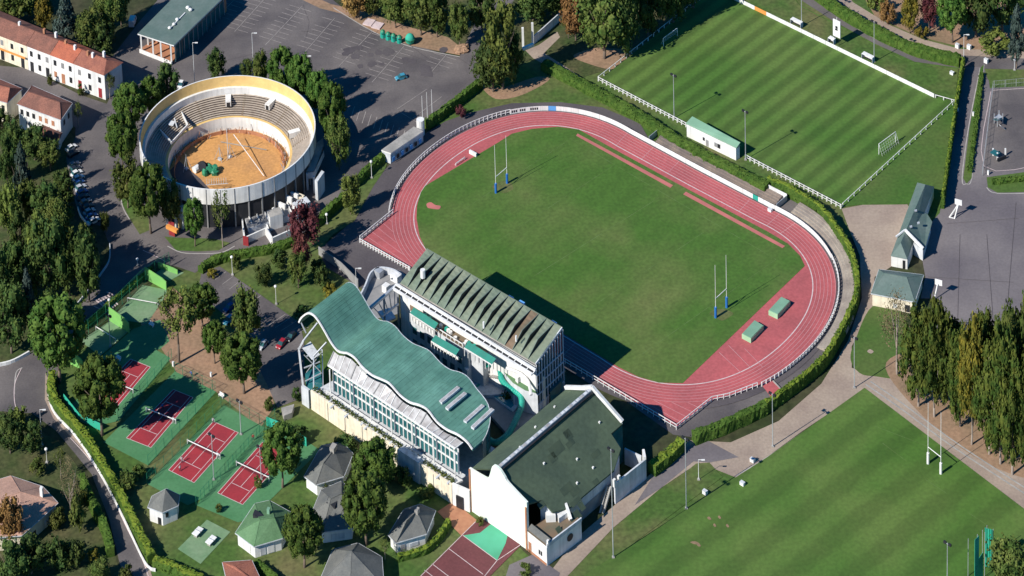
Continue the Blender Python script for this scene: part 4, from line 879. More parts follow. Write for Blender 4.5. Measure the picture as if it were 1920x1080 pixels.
for s in (.35, wf-.35): obj('pilaster', MB().box(hp(s, -.12, zL/2), e1*.3, e2*.1, UP*(zL/2)), 'brick', hl)
# roof: ridge along e2; right slope continues down to a low eave
RF, RBk = hp(tP+1.0, .7, zP-1.0), onplane(1109, 727, hp(tP+1.0, 0, zP-1), hp(tP+1.0, 10, zP-1), hp(tP+1.0, 0, zP+5))
RBk = Vector((RBk.x, RBk.y, zP-1.0)); RBk = hp(tP+1.0, (RBk-O).dot(e2), zP-1.0)
EV = G(1069, 951, 8.6); pl3 = (RF, RBk, EV)
rp = [(1016, 937), (1036, 960), (1069, 951), (1110, 916), (1151, 882), (1164, 841), (1146, 813), (1167, 795)]
R3 = [onplane(x, y, *pl3) for x, y in rp]; FRp = onplane(992, 944, *pl3)
sl_ = [RF, FRp]+R3+[RBk]
mb = MB(); mb.flat(sl_); mb.flat([p-UP*.5 for p in sl_])
for i in range(len(sl_)):
    a, b = sl_[i], sl_[(i+1) % len(sl_)]; mb.poly([a, b, b-UP*.5, a-UP*.5])
obj('roof_slope', mb, 'roof_moss', hl, label='long mossy right-hand roof slope')
LE0, LE1 = hp(.3, .7, zL-.4), hp(.3, depth, zL-.4)
mb = MB(); mb.poly([RF, RBk, LE1, LE0]); mb.poly([p-UP*.4 for p in (RF, RBk, LE1, LE0)]); obj('roof_slope', mb, 'roof_moss', hl, label='narrow left-hand roof slope')
d = (RBk-RF); dn = d.normalized()
rs = MB(); rs.box((RF+RBk)/2+UP*.45-e1*.2, d/2*.985, e1*.55, UP*.35); rsk = obj('ridge_skylight', rs, 'steel', hl)
for i in range(24):
    c = RF+d*(i+.5)/24+UP*.82-e1*.2; obj('pane', MB().box(c, dn*.55, e1*.42, UP*.03), 'white_soft' if i % 3 else 'canopy_glass', rsk)
obj('ridge_gutter', MB().box((RF+RBk)/2+UP*.15+e1*.75, d/2*.985, e1*.25, UP*.12), 'dark', hl)
# back parapet gable
bpk = [G(1057, 724, zL), G(1085, 719, zL+1.5)]
BK = [LE1+UP*.8, LE1.lerp(RBk, .6)+UP*1.0, RBk+e2*.3+UP*1.3, R3[7]+UP*.9]
mb = MB()
for a, b in zip(BK[:-1], BK[1:]): mb.bar(a, b, .9, 1.0)
obj('back_parapet', mb, 'white', hl)
mb = MB()
for a, b in zip(BK[:-1], BK[1:]): mb.poly([Vector((a.x, a.y, 0)), Vector((b.x, b.y, 0)), b, a])
obj('back_wall', mb, 'white_soft', hl)
obj('side_fin', MB().poly([Vector((R3[7].x, R3[7].y, 0)), Vector((R3[7].x, R3[7].y, R3[7].z)), R3[6], Vector((R3[6].x, R3[6].y, 0))]), 'glass_teal', hl)
# side walls
mb = MB(); mb.poly([hp(.3, .7), hp(.3, depth), LE1, LE0]); obj('left_wall', mb, 'white_soft', hl)
ins = (O+e1*wf*.5+e2*depth*.5)
def dn_(p, k=.7): q = p-e1*k; return Vector((q.x, q.y, 0)), Vector((q.x, q.y, p.z-.3))
for a, b in ((R3[2], R3[4]), (R3[1], R3[2]), (R3[0], R3[1]), (R3[4], R3[5])):
    a0, a1 = dn_(a); b0, b1 = dn_(b); obj('side_wall', MB().poly([a0, b0, b1, a1]), 'white_soft', hl)
a0, a1 = dn_(R3[2], .55); b0, b1 = dn_(R3[4], .55)
obj('blue_base_band', MB().poly([a0, b0, Vector((b0.x, b0.y, 4.2)), Vector((a0.x, a0.y, 4.2))]), 'grey_wall', hl)
# roof specks: vents
for x, y in ((1020, 870), (1082, 862), (1112, 878), (1082, 907), (1124, 793), (975, 840), (1004, 802), (1040, 764)):
    p = onplane(x, y, *(pl3 if x > 1010 and y > 785 else (RF, RBk, LE0))); obj('roof_vent', MB().box(p+UP*.2, e1*.25, e2*.25, UP*.3), 'white', hl)
# front right entrance block
eb = thing('entrance_block', 'low white entrance block with a round window at the front corner of the big hall', 'annexe', G(1030, 1040))
z1 = 6.2; Q4 = [G(992, 997, z1), G(1030, 1017, z1), G(1090, 968, z1), G(1046, 946, z1)]
fl_ = G(1025, 1062); zf = HT(1025, 1062, 1018)
F0, F1, F2 = G(990, 1033), G(1026, 1062), G(1091, 1012)
z1 = HT(1026, 1062, 1020); mb = MB(); P4 = [F0, F1, F2, F2+(F0-F1)]
mb.prism(P4, 0, z1-.9, 0, top=False); mb.flat([Vector((p.x, p.y, z1-.9)) for p in P4], 1); obj('wall', mb, ['white', 'roof_brown'], eb)
obj('parapet', wallstrip(MB(), [F1, F2], z1-(z1-1.2), .4, z0=z1-1.2), 'white_soft', eb); obj('sloping_roof', MB().poly([F0+UP*(z1-.2), F1+UP*(z1-.2), (F1.lerp(F2, .12))+UP*(z1+.6), (F0+(F2-F1)*.12)+UP*(z1+.6)]), 'roof_slate', eb)
obj('wall_cap', MB().bar(F1.lerp(F2, .02)+UP*(z1+.2), F1.lerp(F2, .06)+UP*(z1+.2), .6, 1.6), 'white', eb)
c = F1.lerp(F2, .66)+UP*(z1*.52); nrm = Vector(((F2-F1).y, -(F2-F1).x, 0)).normalized()
obj('round_window', MB().tube(c+nrm*.02, c+nrm*.2, 1.15, n=20), 'dark', eb)
for t in (.62, .72): opening(eb, F0, F1, t, .55, 2.2, 3.6, 'dark')
opening(eb, F0, F1, .12, 1.2, 0, 3.6, 'brick', 'door'); opening(eb, F0, F1, .5, (F1-F0).length*.96, 0, .9, 'brick', 'plinth')
# white stepped walls between the block and the roof
sw = thing('stair_block', 'white stepped stair walls rising from the entrance block to the hall eaves', 'annexe', G(1040, 985))
for px, z in ((((1018, 940), (1024, 967), (1042, 966), (1036, 948)), 9.0), (((1042, 958), (1048, 972), (1068, 958), (1058, 942)), 8.4)):
    P = [G(x, y, z) for x, y in px]; obj('wall', MB().prism(P, 0, z), 'white', sw)
obj('wall_end', MB().bar(G(1060, 945, 9.0), G(1070, 975, 7.0), .8, 1.4), 'white', sw)
ss = thing('outside_staircase', 'grey outside staircase against the blue-shaded side wall of the hall', 'staircase', G(1130, 955))
for x in (1125, 1132): obj('stringer', MB().bar(G(x, 962), G(x+14, 912, 5.0), .4, .9), 'concrete', ss)
mb = MB()
for i in range(14): mb.box(G(1128.5, 960).lerp(G(1142.5, 910, 5.0), i/14), e1*.8, e2*.25, UP*.12)
obj('treads', mb, 'concrete', ss)
yw = thing('yard_wall', 'pale yard wall with white end posts at the right corner of the big hall', 'wall', G(1180, 918))
A, B, Cc = G(1153, 945), G(1210, 899), G(1170, 858)
zy = HT(1153, 945, 907)
obj('wall_panel', wallstrip(MB(), [A, B], zy, .5), 'white_soft', yw); obj('end_wall', wallstrip(MB(), [B, G(1207, 884)], zy+.8, .7), 'white', yw); obj('back_panel', wallstrip(MB(), [B+Vector((-1, 3, 0)), G(1172, 870)], zy*.8, .4), 'white_soft', yw)
for p in (A, A.lerp(B, .15)): obj('buttress', MB().bar(p+UP*(zy-1), p+e2*-.1+UP*(zy+1.6), .7, .8), 'white', yw)
# ================================================================ PLEATED GRANDSTAND
HS = 23.0
FL, FR = G(800, 466, HS), G(1054, 614, HS); us = (FR-FL).normalized(); LS = (FR-FL).length; vs_ = Vector((us.y, -us.x, 0))
BLs = G(750, 530, HS-4.3); dS = (BLs-FL).dot(vs_); slant = (BLs-FL).dot(us)
gs = thing('grandstand', 'tall grandstand with a pleated grey-green roof along the running track', 'grandstand', Vector((FL.x+FR.x, FL.y+FR.y, 0))/2)
NP = 18
def rp_(t, f): return FL+us*(LS*t+slant*f)+vs_*(dS*f)-UP*(4.3*f)
for i in range(NP):
    mb = MB(); K = 8; t0, t1 = i/NP, (i+1)/NP
    def rise(f): return 2.1*min(f/.62, (1-f)/.38) if 0 < f < 1 else 0
    L_ = [rp_(t0, k/K)-UP*.1 for k in range(K+1)]; R_ = [rp_(t1, k/K)+UP*rise(k/K)*(.15 if i == NP-1 else 1) for k in range(K+1)]
    for k in range(K):
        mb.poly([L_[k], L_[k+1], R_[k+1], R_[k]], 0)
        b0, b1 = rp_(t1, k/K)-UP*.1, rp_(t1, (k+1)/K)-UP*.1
        mb.poly([R_[k], R_[k+1], b1, b0], 1)  # riser coloured dark to stand for the unlit side of the fold
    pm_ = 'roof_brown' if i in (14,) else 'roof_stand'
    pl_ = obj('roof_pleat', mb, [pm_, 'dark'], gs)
    lb = MB()
    for k in range(K): lb.bar(R_[k]+UP*.05, R_[k+1]+UP*.05, .16, .14)
    obj('edge_flashing', lb, 'roof_sheet', pl_)
und = [rp_(0, 0), rp_(1, 0), rp_(1, 1), rp_(0, 1)]
obj('roof_deck', MB().poly([p-UP*.6 for p in und]), 'concrete', gs)
obj('front_fascia', MB().bar(und[0]-UP*.3, und[1]-UP*.3, .3, .7), 'roof_stand', gs); obj('side_fascia', MB().bar(und[1]-UP*.2, und[2]-UP*.2, .3, .8), 'white_soft', gs)
bb0, bb1 = G(743, 533, HS-4.3), G(1004, 694, HS-4.3)
obj('back_beam', MB().bar(bb0, bb1, .7, .6), 'white', gs); obj('back_beam', MB().bar(bb0+vs_*1.6-UP*.5, bb1+vs_*1.6-UP*.5, .7, .6), 'white', gs)
obj('beam_slot', MB().bar(bb0+vs_*.8-UP*.5, bb1+vs_*.8-UP*.5, .9, .2), 'dark', gs)
for i in range(24):
    a = bb0.lerp(bb1, i/23); obj('beam_tie', MB().bar(a, a+vs_*1.6-UP*.4, .25, .2), 'white', gs)
fx = [p-UP*p.z for p in und]; zb = HS-5
back0, back1 = und[3]+vs_*.2, und[2]+vs_*.2
obj('back_wall', MB().poly([Vector((back0.x, back0.y, 0)), Vector((back1.x, back1.y, 0)), Vector((back1.x, back1.y, zb)), Vector((back0.x, back0.y, zb))]), 'white', gs)
# seating tiers facing the track
mb = MB(); NS_ = 14
for k in range(NS_):
    a, b = k/NS_, (k+1)/NS_; z0_, z1_ = 3+9*a, 3+9*b
    p0, p1, q0, q1 = rp_(.01, a), rp_(.99, a), rp_(.01, b), rp_(.99, b)
    mb.poly([Vector((p0.x, p0.y, z0_)), Vector((p1.x, p1.y, z0_)), Vector((p1.x, p1.y, z1_)), Vector((p0.x, p0.y, z1_))]); mb.poly([Vector((p0.x, p0.y, z1_)), Vector((p1.x, p1.y, z1_)), Vector((q1.x, q1.y, z1_)), Vector((q0.x, q0.y, z1_))])
obj('seating', mb, 'concrete', gs)
obj('front_wall', MB().poly([Vector((und[0].x, und[0].y, 0)), Vector((und[1].x, und[1].y, 0)), Vector((und[1].x, und[1].y, 3)), Vector((und[0].x, und[0].y, 3))]), 'white_soft', gs)
gw = obj('side_glazing', MB().poly([Vector((und[1].x, und[1].y, 4)), Vector((und[2].x, und[2].y, 4)), Vector((und[2].x, und[2].y, HS-5)), Vector((und[1].x, und[1].y, HS-.8))]), 'glass', gs)
for i in range(11):
    a = und[1].lerp(und[2], i/10); obj('mullion', MB().bar(Vector((a.x, a.y, 0))+us*.2, Vector((a.x, a.y, a.z-.6))+us*.2, .3, .3), 'white_soft', gw)
for z_ in (4, 7.5, 11, 14.5): a, b = und[1], und[2]; obj('transom', MB().bar(Vector((a.x, a.y, z_))+us*.25, Vector((b.x, b.y, z_))+us*.25, .3, .3), 'white_soft', gw)
sw0 = [Vector((und[1].x, und[1].y, 0)), Vector((und[2].x, und[2].y, 0))]
obj('side_wall', MB().poly([sw0[0], sw0[1], sw0[1]+UP*4, sw0[0]+UP*4]), 'white_soft', gs)
lw0 = [Vector((und[0].x, und[0].y, 0)), Vector((und[3].x, und[3].y, 0))]
obj('side_wall', MB().poly([lw0[0], lw0[1], lw0[1]+UP*(HS-5.2), lw0[0]+UP*(HS-1.2)]), 'grey_wall', gs)
for x, y, dz in ((793, 520, 2.8), (907, 615, 2.2), (968, 640, 2.0)):
    p = G(x, y, HS-1.5); obj('roof_vent', MB().tube(p, p+UP*dz, .8 if x < 800 else .3, n=8), 'white', gs)
for x, y in ((957, 556), (1038, 603), (978, 565)): 
    p = G(x, y, HS-1); obj('floodlight_box', MB().box(p-UP*1, us*1.0, vs_*.5, UP*.8), 'blue_ad', gs)
# left steel frame of the stand
sf = thing('steel_frame', 'open blue-grey steel stair frame between the wavy pool roof and the pleated stand', 'frame', G(720, 610))
A0, A1 = G(745, 534, 18), G(694, 578, 18)
obj('beam', MB().bar(A0, A1, .8, .9), 'steel', sf); A2, A3 = G(747, 570, 12), G(716, 593, 12); obj('beam', MB().bar(A2, A3, .5, .6), 'white', sf)
for p in (A0, A1, A0.lerp(A1, .5)): obj('column', MB().bar(Vector((p.x, p.y, 0)), p, .6, .6), 'steel', sf)
for i in range(5):
    t = (i+.5)/5; a = A0.lerp(A1, t)-UP*.4; b = A2.lerp(A3, min(1, t+.12)); obj('brace', MB().bar(a, b, .25, .25), 'steel', sf)
obj('landing', MB().prism([G(x, y, 7) for x, y in ((708, 585), (722, 605), (742, 596), (730, 578))], 6.6, 7.2), 'white_soft', sf)
# terrace building behind the stand
mat('pool_water', (.04, .30, .34), (.05, .36, .38), .5, rough=.08, spec=.6)
tz = 13.0
tr = thing('club_terrace', 'narrow upper terrace building with green awnings behind the pleated stand', 'terrace', G(850, 650))
tp = [(768, 568), (770, 590), (868, 652), (905, 668), (925, 652), (880, 625)]
Pt = [G(x, y, tz) for x, y in tp]; mb = MB(); mb.prism(Pt, 0, tz-.02, 1, top=False); mb.flat(Pt, 0); obj('deck', mb, ['roof_brown', 'white_soft'], tr)
def awning(x0, y0, x1, y1, zz, lab):
    a, b = G(x0, y0, zz), G(x1, y1, zz); aw = obj('awning', MB().poly([a, b, b-vs_*-1.9-UP*.9, a-vs_*-1.9-UP*.9]), 'awning_green', tr)
    fr_ = MB(); fr_.bar(a+vs_*1.9-UP*1.1, b+vs_*1.9-UP*1.1, .2, .4)
    for i in range(9):
        c = a.lerp(b, i/8)+vs_*1.9; fr_.bar(Vector((c.x, c.y, zz-1)), Vector((c.x, c.y, zz-4)), .2, .2)
    obj('post_row', fr_, 'white', aw)
awning(776, 576, 822, 606, tz+3.6, ''); awning(816, 628, 862, 655, tz+2.6, ''); awning(878, 640, 930, 672, tz+3.6, '')
for (x0, y0, x1, y1) in ((772, 596, 815, 625), (812, 642, 860, 672)):
    mb = MB(); a, b = G(x0, y0, tz), G(x1, y1, tz); mb.bar(a, b, .3, 1.2); obj('balustrade', mb, 'white', tr)
rq = random.Random(4)
for k_ in range(16):
    x = rq.uniform(775, 905); y = 573+(x-768)*.62+rq.uniform(2, 14); c_ = G(x, y, tz); obj('table', MB().tube(c_, c_+UP*.9, .6, n=8), 'white' if k_ % 3 else 'teal_paint', tr)
for k_ in range(14):
    a_ = Pt[1].lerp(Pt[2], k_/13); obj('railing_post', MB().bar(a_-UP*.2, a_+UP*1.3, .2), 'white', tr)
obj('railing', MB().bar(Pt[1]+UP*1.3, Pt[2]+UP*1.3, .2, .25), 'white', tr)
for k_ in range(7):
    a_ = Pt[1].lerp(Pt[2], (k_+.5)/7); d_v = (Pt[2]-Pt[1]).normalized(); n_v = Vector((d_v.y, -d_v.x, 0)); n_v = n_v if n_v.y < 0 else -n_v
    for z_ in (3.5, 8): obj('window', MB().box(Vector((a_.x, a_.y, z_))+n_v*.05, d_v*.9, n_v*.06, UP*1.2), 'glass_teal', tr)
# slide tower and tube slides
sl2 = thing('slide_tower', 'white concrete slide tower standing between the wavy roof and the pleated stand', 'tower', G(880, 700))
tw = [(865, 652), (878, 663), (891, 655), (878, 645)]; P = [G(x, y, 12.5) for x, y in tw]
obj('wall', MB().prism(P, 0, 12.5), 'white', sl2); obj('stair_wall', MB().prism([G(x, y, 7) for x, y in ((870, 690), (876, 695), (884, 690), (878, 685))], 0, 7), 'white', sl2)
ts = thing('tube_slide', 'green tube water slide winding down from the white tower to the hall corner', 'water slide', G(940, 720))
path = smoothpts([G(890, 665, 9.5), G(898, 677, 9.2), G(912, 683, 8.8), G(925, 680, 8.3), G(937, 692, 7.8), G(941, 712, 7.2), G(955, 728, 6.7), G(975, 740, 6.0), G(978, 760, 5.2), G(968, 785, 4.2), G(955, 810, 3.0), G(942, 824, 2.2), G(928, 830, 1.6), G(916, 824, 1.2)], 5)
obj('tube', MB().path_tube(path, .95, 10), 'teal_paint', ts, smooth=True)
for i in (8, 20, 32, 44): p = path[i]; obj('support', MB().tube(Vector((p.x, p.y, 0)), p, .25, n=6), 'white', ts)
ps = thing('pool_terrace', 'pale curved pool terrace with loungers in the gap beside the wavy roof', 'terrace', G(930, 740))
for px, z in ((((766, 622), (790, 650), (835, 690), (880, 735), (930, 790), (975, 840), (1030, 790), (1040, 770), (1000, 745), (900, 700), (815, 640), (780, 612)), 1.2),):
    P = [G(x, y, z) for x, y in px]; mb = MB(); mb.prism(P, 0, z); obj('deck', mb, 'grey_wall', ps)
for c, r_ in (((790, 648), 16), ((850, 683), 15), ((920, 730), 20), ((800, 632), 10)):
    a = G(*c, 1.5); mb = MB(); pts = [a+Vector((r_*.35*math.cos(t*.3), r_*.16*math.sin(t*.3), 0)) for t in range(21)]
    mb.prism(pts, 1.2, 2.2); obj('curved_planter', mb, 'white_soft', ps)
for i in range(10):
    x, y = 778+i*5.5, 628+i*3.6+(i % 2)*6
    if i > 5: x += 70; y += 55
    a = G(x, y, 2.3); obj('lounger', MB().box(a, us*.35, vs_*1.1, UP*.15), 'teal_paint' if i % 3 == 0 else 'white', ps)
for x, y in ((972, 745), (965, 720), (940, 735)): obj('pylon', MB().tube(G(x, y, 1), G(x, y, 1)+UP*7, .2, n=6), 'white', ps)
pw2 = thing('outdoor_pool', 'small turquoise outdoor pool below the slide tower', 'pool', G(915, 742))
pp_ = [G(x, y, 1.3) for x, y in ((893, 722), (930, 750), (962, 772), (975, 758), (945, 735), (908, 708))]; obj('rim', MB().prism(pp_, 1.2, 1.6), 'white', pw2)
pc = sum(pp_, Vector())/6; obj('water', MB().flat([Vector(((p.x-pc.x)*.85+pc.x, (p.y-pc.y)*.85+pc.y, 1.68)) for p in pp_]), 'pool_water', pw2)
for nm_, (x0, y0, z0_), (x1, y1, z1_), wd_, lab_ in (('flight', (800, 628, 2), (822, 640, 8), 2.2, 'grey stair flight climbing from the pool terrace under the first green awning'), ('flight', (838, 652, 2), (858, 664, 8), 2.2, 'grey stair flight between the second awning and the slide tower'), ('flight', (905, 700, 2), (940, 706, 7), 2.4, 'grey stair flight right of the slide tower'), ('flight', (770, 612, 1.5), (752, 588, 7), 2.2, 'grey stair flight at the left end of the pool terrace')):
    a, b = G(x0, y0, z0_), G(x1, y1, z1_); sf_ = thing('staircase', lab_, 'staircase', Vector((a.x, a.y, 0))); mb = MB(); k_ = 12; dd = (b-a); sd2 = dd.cross(UP).normalized()
    for i in range(k_): c_ = a+dd*(i+.5)/k_; mb.box(c_, sd2*wd_/2, Vector((dd.x, dd.y, 0))/k_/2, UP*.14)
    obj('treads', mb, 'concrete', sf_)
    for s_ in (-1, 1): obj('handrail', MB().bar(a+sd2*s_*wd_/2+UP*1, b+sd2*s_*wd_/2+UP*1, .12, .2), 'white', sf_)
rr3 = random.Random(9)
for k_, (x, y, lab_) in enumerate(((786, 612, 'beneath the first green awning'), (803, 622, 'between the first awning and the curved planter'), (845, 668, 'at the middle curved planter'), (955, 745, 'beside the bend of the green slide'), (895, 700, 'at the foot of the slide tower'))):
    q_ = G(x, y, 2.0); mb = MB()
    for i in range(160):
        e_ = Vector((rr3.gauss(0, 1.1), rr3.gauss(0, .8), abs(rr3.gauss(0, 1.1)))); a_ = Vector((rr3.gauss(0, 1), rr3.gauss(0, 1), rr3.gauss(0, 1))).normalized()*.35; b_ = a_.orthogonal().normalized()*.25; mb.poly([q_+e_-a_, q_+e_-b_, q_+e_+a_, q_+e_+b_])
    single('potted_shrub', mb, 'leaf_pine', 'loose green planter shrub '+lab_, 'shrub')
gr_ = thing('roof_garden', 'small bright green roof terrace with a white hut near the stand corner', 'terrace', G(985, 705))
P = [G(x, y, 9) for x, y in ((928, 668), (948, 702), (962, 718), (985, 732), (1008, 738), (1000, 712), (945, 676))]; mb = MB().prism(P, 0, 8.98, 0, top=False); mb.flat(P, 1); obj('deck', mb, ['white_soft', 'roof_green'], gr_)
P = [G(x, y, 11) for x, y in ((966, 704), (971, 709), (981, 700), (975, 696))]; obj('hut', MB().prism(P, 9, 11), 'white', gr_)
cs = thing('concrete_stair_tower', 'cream concrete stair tower where the pleated stand meets the big hall', 'tower', G(1010, 770))
P = [G(x, y, 12) for x, y in ((992, 700), (1003, 712), (1022, 706), (1012, 695))]; obj('wall', MB().prism(P, 0, 12), 'cream', cs)
P = [G(x, y, 13) for x, y in ((998, 699), (1003, 704), (1011, 700), (1006, 696))]; obj('roof_hole', MB().prism(P, 12.0, 12.2), 'dark', cs)
mb = MB().path_tube(smoothpts([G(950, 690, 13), G(975, 700, 13), G(990, 715, 12), G(996, 740, 11)], 5), .5, 6); obj('handrail', mb, 'white', cs)
obj('glass_lobby', MB().prism([G(x, y, 6) for x, y in ((1020, 708), (1032, 735), (1052, 715), (1060, 690), (1040, 690))], 0, 6), 'glass_teal', cs)
# ================================================================ WAVY-ROOFED POOL
ph = thing('pool_hall', 'swimming pool hall with a long wavy green roof and a glazed terrace front', 'pool hall', G(720, 820))
A, B = G(627, 733, 8), G(861, 888, 8); up_ = (B-A).normalized(); vp = Vector((-up_.y, up_.x, 0))
pA = (A+vp*2.6, B+vp*2.6, A+vp*2.6+UP*5)
near = [(561, 604), (566, 595), (577, 587), (586, 589), (595, 598), (607, 617), (620, 640), (633, 657), (645, 661), (652, 662), (666, 671), (680, 688), (698, 703), (716, 711), (731, 719), (751, 741), (769, 754), (786, 759), (802, 768), (820, 791), (840, 806), (858, 814), (876, 828), (886, 842)]
N3 = [onplane(x, y, *pA) for x, y in near]
WR = 17.6
N3s = smoothpts(N3, 3); 
top = N3s; far = []
for i, p in enumerate(N3s):
    t = i/(len(N3s)-1); wd = WR*(1 if t < .8 else 1-.75*((t-.8)/.2)**2.2)
    far.append(p+vp*wd)
mb = MB(); K = 6; n = len(top)
for i in range(n-1):
    for k in range(K):
        a, b = k/K, (k+1)/K; mb.poly([top[i].lerp(far[i], a), top[i+1].lerp(far[i+1], a), top[i+1].lerp(far[i+1], b), top[i].lerp(far[i], b)])
for i in range(n-1): mb.poly([top[i]-UP*.7, far[i]-UP*.7, far[i+1]-UP*.7, top[i+1]-UP*.7])
rf = obj('roof', mb, 'roof_seam', ph, smooth=False)
eg = MB()
for a, b in zip(top[:-1], top[1:]): eg.bar(a-vp*.1, b-vp*.1, .4, .5)
obj('roof_edge', eg, 'white', rf)
eg = MB()
for i in range(1, n-1): eg.bar(top[i]+UP*.0, far[i]+UP*.0, .12, .10)
for k in (.33, .66):
    for i in range(n-1): eg.bar(top[i].lerp(far[i], k)+UP*.03, top[i+1].lerp(far[i+1], k)+UP*.0, .08, .06)
obj('standing_seams', eg, 'roof_seam', rf)
eg = MB()
for a, b in zip(far[:-1], far[1:]): eg.bar(a+vp*.1-UP*.2, b+vp*.1-UP*.2, .25, .4)
obj('roof_edge', eg, 'white_soft', rf)
for (x0, y0), (x1, y1) in (((826, 755), (860, 727)), ((838, 767), (873, 738)), ((872, 791), (906, 761)), ((886, 803), (924, 768))):
    zz = 14.0
    # find the roof height under this spot
    best = min(((top[i].lerp(far[i], k/12)) for i in range(n) for k in range(13)), key=lambda p: (PX(p)[0]-(x0+x1)/2)**2+(PX(p)[1]-(y0+y1)/2)**2); zz = best.z+.35
    a, b = G(x0, y0, zz), G(x1, y1, zz); sk = obj('skylight', MB().bar(a, b, 1.25, .7), 'white_soft', rf); obj('pane', MB().bar(a+UP*.36, b+UP*.36, .8, .06), 'canopy_glass', sk)
# walls below the roof
mb = MB()
for i in range(n-1):
    a, b = far[i]-UP*.5, far[i+1]-UP*.5; mb.poly([Vector((a.x, a.y, 1)), Vector((b.x, b.y, 1)), b, a])
obj('back_wall', mb, 'glass_teal', ph)
zt = 8.0
fac0, fac1 = A, B
FT = 8.6   # facade height
gl = obj('glass_front', MB().poly([A, B, B+UP*FT, A+UP*FT]), 'glass_teal', ph)
nv = vp*-1
for i in range(31):
    p = A.lerp(B, i/30); obj('mullion', MB().bar(p+nv*.15, p+nv*.15+UP*FT, .34 if i % 5 else .5, .34), 'white', gl)
for z in (FT, FT*.78, FT*.42): obj('transom', MB().bar(A+nv*.2+UP*z, B+nv*.2+UP*z, .3, .35), 'white', gl)
# slanted glazed canopy between the facade head and the wavy roof edge
lo0 = A-up_*4+UP*(FT+.4)-vp*0.4; nn = 22; cg = []
for i in range(nn+1):
    t = i/nn; b = A-up_*1.5+(B-A)*(t*1.02)
    j = min(range(n), key=lambda k: abs((top[k]-b).dot(up_))); up_pt = top[j]-vp*.6-UP*.9
    cg.append((Vector((b.x, b.y, zt+FT+.3))-vp*.8, up_pt))
mb = MB()
for i in range(nn): mb.poly([cg[i][0], cg[i+1][0], cg[i+1][1], cg[i][1]], i % 2)
cn = obj('glazed_canopy', mb, ['canopy_glass', 'canopy_glass'], ph)
for i in range(nn+1): obj('canopy_rib', MB().bar(cg[i][0]+UP*.12, cg[i][1]+UP*.12, .35 if i % 4 == 0 else .16, .3), 'grey_wall' if i % 4 == 0 else 'white', cn)
fbm = MB()
for i in range(nn): fbm.bar(cg[i][0], cg[i+1][0], .4, .5)
obj('canopy_gutter', fbm, 'white', cn)
# columns every five bays down to the terrace
for i in range(0, 31, 5):
    p = A.lerp(B, i/30)+nv*1.6; obj('column', MB().tube(Vector((p.x, p.y, zt)), Vector((p.x, p.y, zt+FT)), .22, n=8), 'white', ph)
# terrace deck and the cream base wall
C0, C1 = G(585, 767), G(849, 945); hc = HT(585, 767, 731); d_ = (C1-C0)
deck = [C0+UP*0, C1, Vector((B.x, B.y, 0))+up_*1.5, Vector((A.x, A.y, 0))-up_*3]
mb = MB(); mb.prism(deck, hc-.9, hc-.3, 0, bot=True); obj('deck', mb, 'white', ph)
mb = MB(); core = [C0+vp*.4, C1+vp*.4, Vector((B.x, B.y, 0))+up_*1.5+vp*16, Vector((A.x, A.y, 0))-up_*3+vp*16]; mb.prism(core, 0, hc-1.0); obj('basement', mb, 'white_soft', ph)
cw = obj('base_wall', wallstrip(MB(), [C0, C1], hc, .5), 'cream', ph, label='cream base wall with a planted top')
for i in range(1, 8):
    p = C0.lerp(C1, i/8); obj('downpipe', MB().bar(Vector((p.x, p.y, 0))-vp*.32, Vector((p.x, p.y, hc-.6))-vp*.32, .16, .16), 'grey_wall', cw)
rr = random.Random(5); mb = MB()
for i in range(1100):
    p = C0.lerp(C1, rr.random())+vp*rr.uniform(.4, 1.6)+UP*(hc-.2+rr.uniform(0, .8)); a = Vector((rr.gauss(0, 1), rr.gauss(0, 1), rr.gauss(0, 1))).normalized()*.3; b = a.cross(Vector((rr.gauss(0, 1), rr.gauss(0, 1), rr.gauss(0, 1)))).normalized()*.25
    mb.poly([p-a, p-b, p+a, p+b])
obj('planting', mb, 'leaf_olive', ph)
for i in range(26):
    p = A.lerp(B, (i+.5)/26)+nv*rr.uniform(1.6, 4.2)+UP*.5; obj('lounger', MB().box(Vector((p.x, p.y, hc-.1)), vp*.9, up_*.3, UP*.18), 'white_soft', ph)
# left end steel frame
L1, L2, L3 = G(566, 700, 3), G(600, 680, 3), G(612, 668, 3)
for (x0, y0, z0_), (x1, y1, z1_), w_ in (((564, 604, 14), (574, 625, 13), .3), ((595, 606, 15), (568, 640, 14), .45), ((568, 640, 14), (560, 655, 11), .5), ((612, 642, 14.5), (588, 668, 12.5), .4),
        ((560, 652, 11), (570, 740, 0), .55), ((588, 668, 12.5), (588, 740, 4), .35), ((570, 690, 6), (600, 678, 8), .3), ((572, 715, 3), (602, 700, 5), .3), ((575, 668, 10), (604, 655, 12), .3), ((573, 700, 4), (603, 660, 12), .2), ((604, 655, 12), (606, 740, 2), .3), ((570, 665, 10), (604, 700, 5), .2)):
    obj('frame_member', MB().bar(G(x0, y0, z0_), G(x1, y1, z1_), w_, w_), 'steel' if w_ < .4 else 'white_soft', ph)
obj('frame_slab', MB().poly([G(x, y, 11.5) for x, y in ((566, 652), (585, 675), (600, 665), (582, 640))]), 'white_soft', ph)
obj('end_wall', MB().poly([G(572, 700, 2), G(600, 682, 4), G(606, 740, 2), G(576, 757, 0)]), 'glass_teal', ph)
obj('entrance_screen', MB().box(G(574, 745, 3), up_*1.6, vp*.4, UP*3.5), 'white_soft', ph)
eo = thing('entrance_wall', 'short white wall with an arched doorway between the cream wall and the big hall', 'wall', G(868, 950))
obj('wall_panel', wallstrip(MB(), [G(850, 946), G(882, 960)], 7.5, .6), 'white', eo); obj('doorway', MB().box(G(862, 942, 2.4), (1.0, -.6, 0), (.1, .15, 0), UP*2.0), 'dark', eo)
sh = thing('storage_box', 'grey box building standing against the cream wall in tree shade', 'shed', G(770, 900))
